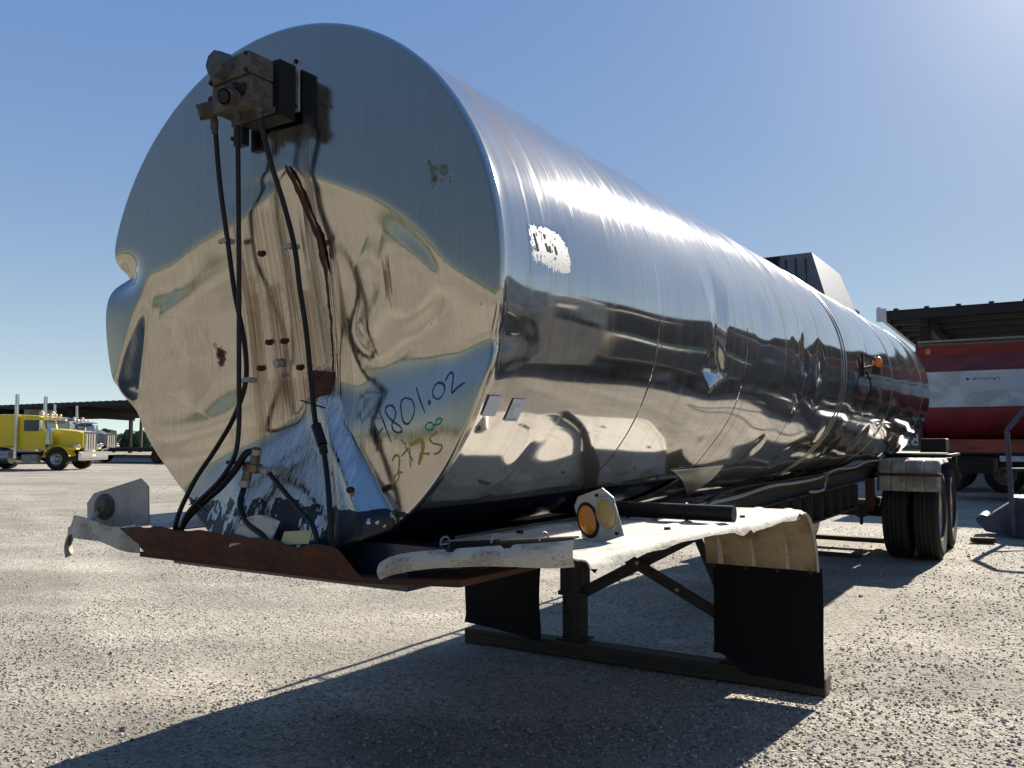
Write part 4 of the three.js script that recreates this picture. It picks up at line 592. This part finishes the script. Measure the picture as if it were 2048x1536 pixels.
{
  const k = group('marker_lamp', trailer);
  part('bracket', [box(0.02, 0.2, 0.03, 1.02, 2.09, -5.68), bar([1.02, 2.18, -5.7], [1.06, 2.16, -6.05], 0.015, 0.015), bar([1.02, 2.06, -5.7], [1.06, 2.1, -6.0], 0.03, 0.02), box(0.015, 0.01, 0.35, 1.03, 1.99, -5.95)], M.black, k);
  const g = new THREE.SphereGeometry(0.055, 16, 12); g.scale(0.8, 1.1, 0.9); part('lamp_lens', at(g, 1.075, 2.13, -6.08), M.amber, k);
  part('lamp_socket', cyl(0.04, 0.045, 0.06, 12, 1.065, 2.06, -6.06), M.steel, k);
}
part('marker_cable', tube([[1.03, 2.04, -5.75], [1.06, 1.95, -5.78], [1.05, 1.85, -5.8], [1.01, 1.75, -5.78], [1.0, 1.7, -5.75]], 0.008, 30, 6), M.black, trailer);
// ---------- timber under the legs, scraps on the ground ----------
tag(part('timber_block', rbox(2.48, 0.101, 0.15, 0.012, 0.015, 0.0505, -3.02, 0, R(0.6)), M.wood), 'long weathered timber lying under the landing legs of the tank trailer', 'timber');
tag(part('wooden_plank', rbox(2.1, 0.05, 0.14, 0.006, -0.2, 0.027, -10.95), M.wood), 'dark plank on the gravel below the tank, the farther of two', 'plank', 'planks under the tank');
tag(part('wooden_plank', rbox(1.7, 0.04, 0.12, 0.006, -0.5, 0.022, -9.1, 0, R(-3)), M.wood), 'thin grey plank on the gravel below the tank, the nearer of two', 'plank', 'planks under the tank');
tag(part('wheel_chock', [rbox(0.3, 0.07, 0.12, 0.01, 1.5, 0.036, -11.6, 0, 0.3)], M.rust), 'rust brown block on the ground behind the rear tyre', 'wheel chock');
tag(part('paper_scrap', sheet((u, v) => [0.78 + u * 0.06, 0.012 + 0.012 * Math.abs(Math.sin(u * 9 + v * 4)), -2.52 + v * 0.03], 10, 4, 0.002), M.white), 'crumpled white scrap on shaded gravel in front of the timber', 'scrap');

// ---------- conventional road tractor with sleeper; local +x is forward, +z its right-hand side ----------
const wheelOf = (parent, x, z, r, w, side, rimMat) => { const g = group('wheel', parent); g.position.set(x, r, z); if (side < 0) g.rotation.y = Math.PI; const t = new THREE.LatheGeometry([[r * 0.56, -w * 0.4], [r * 0.75, -w * 0.5], [r * 0.95, -w * 0.46], [r, -w * 0.38], [r, w * 0.38], [r * 0.95, w * 0.46], [r * 0.75, w * 0.5], [r * 0.56, w * 0.4]].map((p) => new THREE.Vector2(...p)), 36); t.rotateX(Math.PI / 2); part('tyre', t, M.tyre, g); const q = new THREE.LatheGeometry([[0, 0.02], [r * 0.16, 0.02], [r * 0.17, 0.09], [r * 0.2, 0.09], [r * 0.22, 0.0], [r * 0.46, -0.01], [r * 0.5, w * 0.3], [r * 0.57, w * 0.4]].map((p) => new THREE.Vector2(...p)), 30); q.rotateX(Math.PI / 2); part('rim', [q, ...Array.from({ length: 8 }, (_, k) => cyl(r * 0.05, r * 0.05, 0.03, 8, r * 0.33 * Math.cos(k * 0.785), r * 0.33 * Math.sin(k * 0.785), 0.015, Math.PI / 2))], rimMat || M.rim, g); return g; };
function tractor(name, label, paint, pos, turn) {
  const t = thing(name, label, 'truck', pos, turn, 'road tractors');
  const side = (pts, w, z) => ext(pts, w, 0.02).translate(0, 0, z - w / 2);
  part('sleeper', [rbox(1.15, 1.55, 2.1, 0.12, -3.55, 1.83, 0)], paint, t);
  part('cab', [side([[-3.0, 0.98], [-1.62, 0.98], [-1.62, 1.75], [-1.78, 2.42], [-2.0, 2.52], [-3.0, 2.58]], 1.86, 0)], paint, t);
  part('hood', [side([[-1.62, 0.98], [-0.2, 0.98], [0.0, 1.08], [0.0, 1.72], [-0.25, 1.79], [-1.62, 1.93]], 1.18, 0)], paint, t);
  part('sleeper_locker', [rbox(0.55, 0.42, 0.02, 0.006, -3.72, 1.3, 1.052)], paint, t);
  part('windshield', [box(0.02, 0.5, 0.85, -1.665, 2.1, 0.45, 0, R(4), R(13.5)), box(0.02, 0.5, 0.85, -1.665, 2.1, -0.45, 0, R(-4), R(13.5))], M.glass, t);
  for (const s of [1, -1]) {
    part('side_window', [box(0.72, 0.52, 0.02, -2.32, 2.08, s * 0.955)], M.glass, t);
    part('exhaust_stack', [cyl(0.085, 0.085, 3.0, 20, -2.98, 2.05, s * 1.08), cyl(0.09, 0.09, 0.12, 20, -2.98, 0.62, s * 1.08)], M.chrome, t);
    part('air_cleaner', [cyl(0.19, 0.19, 0.62, 22, -1.42, 1.52, s * 0.98), cyl(0.12, 0.19, 0.1, 22, -1.42, 1.88, s * 0.98), cyl(0.19, 0.12, 0.1, 22, -1.42, 1.16, s * 0.98)], M.chrome, t);
    part('mirror', [rbox(0.08, 0.5, 0.2, 0.03, -1.7, 2.08, s * 1.2), bar([-1.75, 2.3, s * 0.93], [-1.7, 2.3, s * 1.2], 0.02, 0.02), bar([-1.75, 1.88, s * 0.93], [-1.7, 1.88, s * 1.2], 0.02, 0.02)], M.chrome, t);
    part('front_fender', [sheet((u, v) => { const a = R(lerp(12, 172, u)); return [-0.95 + 0.66 * Math.cos(a), 0.52 + 0.64 * Math.sin(a), s * lerp(0.6, 1.16, v)]; }, 20, 2, s * 0.03), rbox(0.5, 0.12, 0.34, 0.05, -0.28, 1.0, s * 0.9)], paint, t);
    part('headlight', [rbox(0.22, 0.2, 0.36, 0.06, -0.12, 1.1, s * 0.82)], M.chrome, t);
    part('fuel_tank', [cyl(0.32, 0.32, 1.7, 26, -4.1, 0.62, s * 0.92, 0, 0, Math.PI / 2)], M.alu, t);
    part('battery_step', [box(0.75, 0.36, 0.3, -2.3, 0.55, s * 0.92), box(1.3, 0.05, 0.4, -2.4, 0.86, s * 0.92)], M.galv, t);
    wheelOf(t, -0.95, s * 1.0, 0.52, 0.28, s); wheelOf(t, -4.75, s * 0.98, 0.52, 0.5, s); wheelOf(t, -6.05, s * 0.98, 0.52, 0.5, s);
  }
  part('grille', [box(0.05, 0.78, 0.8, 0.02, 1.32, 0)], M.grilleGrey, t);
  part('grille_surround', [box(0.08, 0.08, 1.02, 0.03, 1.76, 0), box(0.08, 0.06, 1.02, 0.03, 0.92, 0), ...[-0.47, 0.47].map((z) => box(0.08, 0.84, 0.08, 0.03, 1.34, z)), ...[-0.2, 0, 0.2].map((z) => box(0.03, 0.78, 0.025, 0.055, 1.32, z))], M.chrome, t);
  part('bumper', [rbox(0.14, 0.42, 2.36, 0.04, 0.2, 0.66, 0)], M.chrome, t);
  part('number_plate', [box(0.01, 0.11, 0.3, 0.275, 0.68, 0.1)], M.white, t);
  part('sun_visor', [box(0.34, 0.03, 1.84, -1.62, 2.46, 0, 0, 0, R(-14))], M.chrome, t);
  for (const z of [-0.7, -0.35, 0, 0.35, 0.7]) part('roof_light', [cyl(0.035, 0.05, 0.1, 10, -1.95, 2.6, z, 0, 0, R(-60))], M.amberPale, t);
  for (const z of [-0.45, 0.4]) part('air_horn', [at(new THREE.SphereGeometry(0.12, 14, 10), -2.2, 2.68, z)], M.white, t);
  part('chassis', [box(6.6, 0.22, 0.5, -3.3, 0.72, 0), box(0.3, 0.3, 2.0, -0.95, 0.52, 0)], M.black, t);
  part('fifth_wheel', [box(0.9, 0.1, 0.8, -5.4, 0.98, 0)], M.black, t);
  return t;
}
tractor('yellow_truck', 'bright yellow conventional truck with chrome exhaust stacks and sleeper cab', M.yellow, [-36.5, 0, -21.45], R(28.4));
tractor('grey_truck', 'grey conventional truck behind the yellow truck with a pale grille', M.truckGrey, [-46.6, 0, -28.9], R(26));
{ // low loader with folded ramp
  const t = thing('ramp_trailer', 'black low trailer with striped folding ramp beside the grey truck', 'trailer', [-41.0, 0, -31.2], R(14));
  part('deck', [box(9, 0.18, 2.4, -4.0, 0.78, 0)], M.black, t);
  part('ramp', [box(1.9, 0.08, 1.1, 0.9, 0.98, 0.62, 0, 0, R(-32)), box(1.9, 0.08, 1.1, 0.9, 0.98, -0.62, 0, 0, R(-32))], M.steel, t);
  for (let k = 0; k < 7; k++) part('ramp_cleat', box(0.04, 0.05, 2.3, 0.25 + k * 0.21, 1.43 - k * 0.132, 0, 0, 0, R(-32)), M.galv, t);
  for (const x of [-1.2, -2.3]) for (const s of [1, -1]) wheelOf(t, x, s * 1.0, 0.42, 0.3, s, M.redDark);
  for (const s of [1, -1]) part('side_rail', box(9, 0.06, 0.08, -4.0, 0.9, s * 1.22), M.steel, t);
}
// boxy semi-trailers parked under and beyond the far shelter
function boxTrailer(name, label, m, pos, turn, L, H, base = 1.15) {
  const t = thing(name, label, 'trailer', pos, turn, 'box trailers');
  part('box_body', [rbox(L, H, 2.55, 0.04, 0, base + H / 2, 0)], m, t);
  part('bottom_rail', [box(L + 0.02, 0.12, 2.6, 0, base + 0.02, 0), box(L + 0.02, 0.08, 2.6, 0, base + H - 0.04, 0)], M.galv, t);
  for (let k = 1; k < 8; k++) part('panel_seam', box(0.03, H - 0.2, 2.57, -L / 2 + L * k / 8, base + H / 2, 0), m, t);
  for (const x of [-L / 2 + 1.2, -L / 2 + 2.5]) for (const s of [1, -1]) wheelOf(t, x, s * 0.98, 0.5, 0.5, s);
  for (const s of [1, -1]) part('landing_leg', box(0.14, base, 0.14, L / 2 - 2.4, base / 2, s * 0.75), M.steel, t);
  return t;
}
boxTrailer('box_trailer', 'lilac grey box trailer under the far shelter behind the yellow truck', M.trailerGrey, [-82.5, 0, -41.5], 0, 12, 2.6);
boxTrailer('box_trailer', 'white box trailer seen over the roof of the yellow truck', M.trailerWhite, [-78.5, 0, -42], R(150), 9, 3.0);
boxTrailer('box_trailer', 'dull grey box trailer standing behind the grey truck', mat({ color: col(0.13, 0.13, 0.13), roughness: 0.7 }), [-55, 0, -43], R(-4), 9, 1.95, 0.7);
boxTrailer('box_trailer', 'white box trailer standing behind the red hopper trailer', M.trailerWhite, [4.5, 0, -25.6], 0, 11.5, 2.78);
{ const t = scene.children[scene.children.length - 1]; const c = document.createElement('canvas'); c.width = 256; c.height = 96; const A = c.getContext('2d'); A.fillStyle = 'rgb(40,110,58)'; A.fillRect(0, 0, 256, 96); A.fillStyle = 'rgb(214,220,214)'; A.font = 'bold 84px sans-serif'; A.fillText('.8', 30, 76); const tx = new THREE.CanvasTexture(c); tx.colorSpace = THREE.SRGBColorSpace; const s = part('green_sign', box(1.5, 0.52, 0.02, -5.1, 1.42, 1.32), [M.green, M.green, M.green, M.green, mat({ map: tx, roughness: 0.5 }), M.green], t); s.userData.label = 'green panel with white figures'; }

// ---------- red and white hopper trailer beyond the rear wheels ----------
{
  const t = thing('hopper_trailer', 'red hopper trailer with a broad white stripe behind the tank trailer', 'trailer', [4.68, 0, -21.6]);
  const prof = (pts, x0, x1) => { const g = ext(pts, x1 - x0, 0.01); g.rotateY(Math.PI / 2); g.translate(x0, 0, 0); return g; };
  const band = (name, m, y0, y1, z0, z1) => part(name, sheet((u, v) => [lerp(-5, 5, u), lerp(y0, y1, v), lerp(z0, z1, v)], 12, 2, 0.03, [5, 0.6]), m, t);
  band('upper_red_panel', M.red, 3.66, 3.42, 1.3, 1.28); band('purple_red_panel', M.redDark, 3.42, 3.05, 1.255, 1.245); band('white_stripe', M.hopperWhite, 3.04, 2.2, 1.265, 1.25); part('lower_red_panel', sheet((u, v) => { const a = v * R(80); return [lerp(-5, 5, u), 2.19 - 0.76 * Math.sin(a), 1.245 - 0.8 * (1 - Math.cos(a))]; }, 4, 20, 0.03, [5, 0.6]), M.red, t); band('sill_panel', mat({ color: col(0.42, 0.06, 0.035), map: wearB, roughness: 0.5 }), 1.44, 1.14, 1.2, 1.2);
  part('far_side', sheet((u, v) => [lerp(-5, 5, u), lerp(3.6, 1.3, v), lerp(-1.25, -0.9, v)], 4, 2, 0.03), M.red, t);
  part('end_wall', [box(0.06, 2.2, 2.4, -4.96, 2.5, 0), box(0.06, 2.2, 2.4, 4.96, 2.5, 0)], M.red, t);
  part('corner_post', [box(0.06, 2.5, 0.06, -5.0, 2.45, 1.24)], M.redDark, t);
  part('top_tarp', [cyl(0.1, 0.1, 10, 16, 0, 3.68, 1.0, 0, 0, Math.PI / 2), box(10, 0.04, 2.4, 0, 3.72, 0, R(-3))], M.dirtyWhite, t);
  part('frame', [box(10.2, 0.12, 1.0, 0, 1.07, 0), box(10, 0.04, 2.5, 0, 1.11, 0), box(0.8, 0.35, 1.6, -2.7, 0.85, 0), box(1.0, 0.4, 2.0, -4.0, 0.85, 0)], M.black, t);
  part('hopper_gate', [box(1.2, 0.35, 1.0, -2.4, 0.9, 0), box(1.2, 0.35, 1.0, 2.4, 0.9, 0)], M.steel, t);
  part('light_flap', box(0.9, 0.13, 0.02, -2.9, 1.0, 1.23), M.trailerWhite, t);
  for (const [x, y] of [[-4.55, 1.28], [-4.75, 3.54]]) part('marker_light', rbox(0.1, 0.16, 0.03, 0.01, x, y, y > 2 ? 1.31 : 1.24), M.amber, t);
  { const c = document.createElement('canvas'); c.width = 512; c.height = 64; const A = c.getContext('2d'); A.fillStyle = 'rgb(190,194,199)'; A.fillRect(0, 0, 512, 64); A.fillStyle = 'rgb(70,74,82)'; A.beginPath(); A.arc(24, 22, 5, 0, 7); A.fill(); { const q = rng(8); for (let k = 0; k < 15; k++) { A.fillStyle = `rgba(64,68,78,${0.35 + 0.5 * q()})`; A.fillRect(36 + k * 6, 15 + 5 * q(), 4, 5 + 7 * q()); } } A.fillStyle = 'rgb(54,60,78)'; A.fillStyle = 'rgb(54,60,78)'; A.beginPath(); A.moveTo(238, 13); A.lineTo(345, 9); A.lineTo(372, 52); A.lineTo(350, 34); A.lineTo(300, 24); A.lineTo(262, 21); A.fill(); A.beginPath(); A.moveTo(398, 52); A.lineTo(424, 10); A.lineTo(505, 8); A.lineTo(450, 24); A.fill(); const r = rng(3); for (let k = 0; k < 60; k++) { A.fillStyle = `rgba(90,90,90,${r() * 0.5})`; A.fillRect(r() * 512, 30 + r() * 34, 2, 2); } const tx = new THREE.CanvasTexture(c); tx.colorSpace = THREE.SRGBColorSpace; part('painted_lettering', box(3.4, 0.42, 0.008, -2.4, 2.78, 1.29), [M.hopperWhite, M.hopperWhite, M.hopperWhite, M.hopperWhite, mat({ map: tx, roughness: 0.5 }), M.hopperWhite], t); }
  for (const x of [-2.35, -1.05]) for (const s of [1, -1]) wheelOf(t, x, s * 1.0, 0.53, 0.5, s, M.dirtyWhite);
}
// ---------- blue-grey boom attachment on the ground ----------
{
  const t = thing('boom_attachment', 'blue grey steel boom attachment with a bent upright post beside the rear wheels', 'attachment', [1.37, 0, -12.85]);
  const sideP = [[0.0, 0.22], [0.12, 0.08], [0.5, 0.02], [1.6, 0.04], [2.2, 0.2], [2.2, 0.6], [1.3, 0.62], [0.55, 0.58], [0.22, 0.34]];
  for (const z of [0.35, -0.35]) part('side_plate', ext(sideP, 0.03, 0.004).translate(0, 0, z), M.blueSteel, t);
  part('nose_tube', [cyl(0.085, 0.085, 0.78, 20, 0.08, 0.24, 0, Math.PI / 2)], M.blueSteel, t);
  part('top_plate', [box(1.1, 0.02, 0.68, 1.0, 0.6, 0, 0, 0, R(2)), box(0.45, 0.02, 0.68, 0.38, 0.46, 0, 0, 0, R(36))], M.blueSteel, t);
  part('web_plate', [box(0.5, 0.35, 0.03, 1.2, 0.75, 0.2, 0, 0, R(40)), box(0.02, 0.4, 0.64, 1.4, 0.3, 0)], M.blueSteel, t);
  part('upright_post', [bar([0.48, 0.05, 0.5], [0.44, 1.58, 0.5], 0.07, 0.07), bar([0.44, 1.58, 0.5], [0.78, 2.0, 0.5], 0.07, 0.07), bar([0.78, 2.0, 0.5], [1.9, 2.05, 0.5], 0.07, 0.07)], M.blueSteel, t);
  part('upright_post', [bar([1.5, 0.05, -0.5], [1.5, 1.5, -0.5], 0.07, 0.07), bar([1.5, 1.5, -0.5], [1.9, 2.05, 0.5], 0.07, 0.07), bar([0.46, 1.0, 0.5], [1.5, 1.0, -0.5], 0.05, 0.05)], M.blueSteel, t);
}
// ---------- parked on the camera's right, out of the frame: what the polished flank mirrors ----------
{
  const t = thing('service_truck', 'cream service truck mirrored in the flank of the tank', 'truck', [5.0, 0, -6.4], Math.PI / 2 * -1);
  part('cab', [ext([[0.0, 0.7], [1.75, 0.7], [1.75, 1.55], [1.4, 2.55], [0.1, 2.6], [0.0, 2.4]], 2.2, 0.04).translate(0, 0, -1.1)], M.cream, t);
  part('hood', [rbox(1.3, 0.85, 1.5, 0.1, 2.3, 1.15, 0)], M.cream, t);
  part('windshield', box(0.02, 0.8, 1.9, 1.6, 2.05, 0, 0, 0, R(19)), M.glass, t);
  for (const s of [1, -1]) { part('side_window', box(0.9, 0.7, 0.02, 0.75, 2.05, s * 1.15), M.glass, t); for (const x of [2.1, -2.4]) wheelOf(t, x, s * 0.95, 0.52, x > 0 ? 0.28 : 0.5, s); part('tool_locker', [rbox(3.9, 0.8, 0.45, 0.03, -2.3, 1.35, s * 0.95)], M.cream, t); for (let k = 0; k < 3; k++) part('locker_door', rbox(1.2, 0.68, 0.02, 0.004, -3.6 + k * 1.3, 1.36, s * 1.19), M.darkBlue, t); part('stripe', box(3.9, 0.12, 0.01, -2.3, 1.84, s * 1.13), M.green, t); }
  part('bed', [box(4.1, 0.14, 2.2, -2.25, 0.9, 0), box(6.2, 0.25, 0.8, -0.8, 0.65, 0)], M.black, t);
  part('crane', [cyl(0.2, 0.24, 1.2, 16, -0.55, 1.6, 0), rbox(3.4, 0.3, 0.3, 0.05, -2.0, 2.6, 0.2, 0, 0, R(-7)), rbox(0.5, 0.5, 0.5, 0.05, -0.5, 2.4, 0)], M.steel, t);
  part('hook_block', [rod([-3.6, 2.75, 0.2], [-3.6, 2.3, 0.2], 0.02, 6), rbox(0.12, 0.2, 0.1, 0.02, -3.6, 2.25, 0.2)], M.black, t);
}
{
  const t = thing('dump_trailer', 'dark end-dump trailer mirrored in the flank of the tank', 'trailer', [5.3, 0, -17.2], Math.PI / 2);
  part('tub', [ext([[-6, 1.1], [6, 1.1], [6.2, 2.9], [-6, 3.05]], 2.4, 0.04).translate(0, 0, -1.2)], M.darkBlue, t);
  for (let k = 0; k < 9; k++) for (const s of [1, -1]) part('side_rib', box(0.1, 1.75, 0.1, -5.6 + k * 1.4, 2.0, s * 1.27), M.darkBlue, t);
  for (let k = 0; k < 4; k++) part('reflective_plate', box(0.9, 0.22, 0.02, -4.6 + k * 2.8, 2.1, -1.33), M.trailerGrey, t);
  part('frame', [box(12, 0.3, 0.9, 0, 0.9, 0), box(1.2, 0.5, 2.2, -1, 0.8, 0)], M.black, t);
  for (const x of [-4.6, -3.3]) for (const s of [1, -1]) wheelOf(t, x, s * 0.98, 0.52, 0.5, s); for (const s of [1, -1]) part('landing_leg', box(0.16, 1.0, 0.16, 3.5, 0.5, s * 0.7), M.steel, t);
}

// ---------- open shelters with corrugated roofs ----------
function shelter(label, x0, x1, zf, zb, y, posts, m) {
  const t = thing('open_shelter', label, 'shelter', [(x0 + x1) / 2, 0, zf]), L = x1 - x0, D = zf - zb, dy = -0.6;
  const n = Math.round(L / 0.9);
  part('roof_sheet', [bar([0, y + 0.12, 0.6], [0, y + 0.12 + dy, -D - 0.3], L, 0.03)], M.shed, t);
  const ribGeo = bar([0, y + 0.165, 0.6], [0, y + 0.165 + dy, -D - 0.3], 0.14, 0.06);
  for (let k = 0; k < n; k++) part('roof_rib', ribGeo, M.shed, t).position.x = -L / 2 + (k + 0.5) * L / n;
  const np = Math.max(4, Math.round(D / 1.5)); for (let k = 0; k <= np; k++) { const f = k / np; part('purlin', box(L, 0.16, 0.07, 0, y - 0.0 + dy * f + 0.01, -D * f), M.purlin, t); }
  part('eave_fascia', box(L, 0.3, 0.04, 0, y - 0.02, 0.56), m, t);
  part('end_trim', [bar([-L / 2 - 0.05, y + 0.1, 0.62], [-L / 2 - 0.05, y + 0.1 + dy, -D - 0.3], 0.12, 0.34), box(0.3, 0.42, 0.1, -L / 2 + 0.02, y, 0.6)], M.shedLip, t);
  for (let k = 0; k < posts; k++) for (const z of [-0.4, -D + 0.4]) part('post', box(0.3, y - (z < -2 ? 0.6 : 0), 0.3, lerp(-L / 2 + 1.2, L / 2 - 1.2, posts > 1 ? k / (posts - 1) : 0.5), (y - (z < -2 ? 0.6 : 0)) / 2, z), M.shed, t);
  for (let k = 0; k < posts; k++) part('rafter', bar([lerp(-L / 2 + 1.2, L / 2 - 1.2, posts > 1 ? k / (posts - 1) : 0.5), y - 0.2, 0.3], [lerp(-L / 2 + 1.2, L / 2 - 1.2, posts > 1 ? k / (posts - 1) : 0.5), y - 0.2 + dy, -D], 0.2, 0.3), M.shed, t);
  return t;
}
shelter('dark open shelter with long corrugated roof behind the yellow truck', -116, -30, -38, -52, 4.3, 8, M.shed);
shelter('dark corrugated shelter roof above the red hopper trailer', -2.2, 30, -28, -60, 5.45, 4, M.shed);
{ const t = thing('utility_pole', 'bare wooden utility pole rising beyond the far shelter', 'utility pole', [-83, 0, -55.5]); part('pole', cyl(0.14, 0.18, 8.2, 10, 0, 4.1, 0), M.bark, t); part('cross_arm', [box(1.6, 0.1, 0.1, 0.2, 7.7, 0), rod([0.2, 7.2, 0], [0.8, 7.65, 0], 0.03, 6)], M.bark, t); }
// ---------- far belt of trees round the yard ----------
{
  const r = rng(99), g = new THREE.IcosahedronGeometry(1, 0), n = 5200, m = new THREE.InstancedMesh(g, M.leaf, n), X = new THREE.Matrix4(), Q = new THREE.Quaternion(), E = new THREE.Euler(), c = new THREE.Color();
  m.name = 'treeline'; m.castShadow = m.receiveShadow = true;
  for (let k = 0; k < n; k++) {
    const a = (k / n) * 6.283 + r() * 0.02, d = 118 + 14 * fbm(a * 9, 3, 2, 5) + 8 * r(), h = 1.2 + 4.6 * fbm(Math.cos(a) * 9, Math.sin(a) * 9, 4, 7) * (0.6 + 0.8 * vnoise(a * 60, 1, 9)), y = r() * h, s = 0.45 + 0.7 * r();
    E.set(r() * 6, r() * 6, r() * 6); X.compose(V(Math.cos(a) * d - 10, y, Math.sin(a) * d - 10), Q.setFromEuler(E), V(s * 1.3, s, s * 1.3)); m.setMatrixAt(k, X); m.setColorAt(k, c.setRGB(0.7 + 0.5 * r(), 0.7 + 0.5 * r(), 0.6 + 0.5 * r()));
  }
  m.userData = { kind: 'stuff', label: 'far belt of dark trees along the edge of the yard' }; scene.add(m);
}
renderer.render(scene, camera);
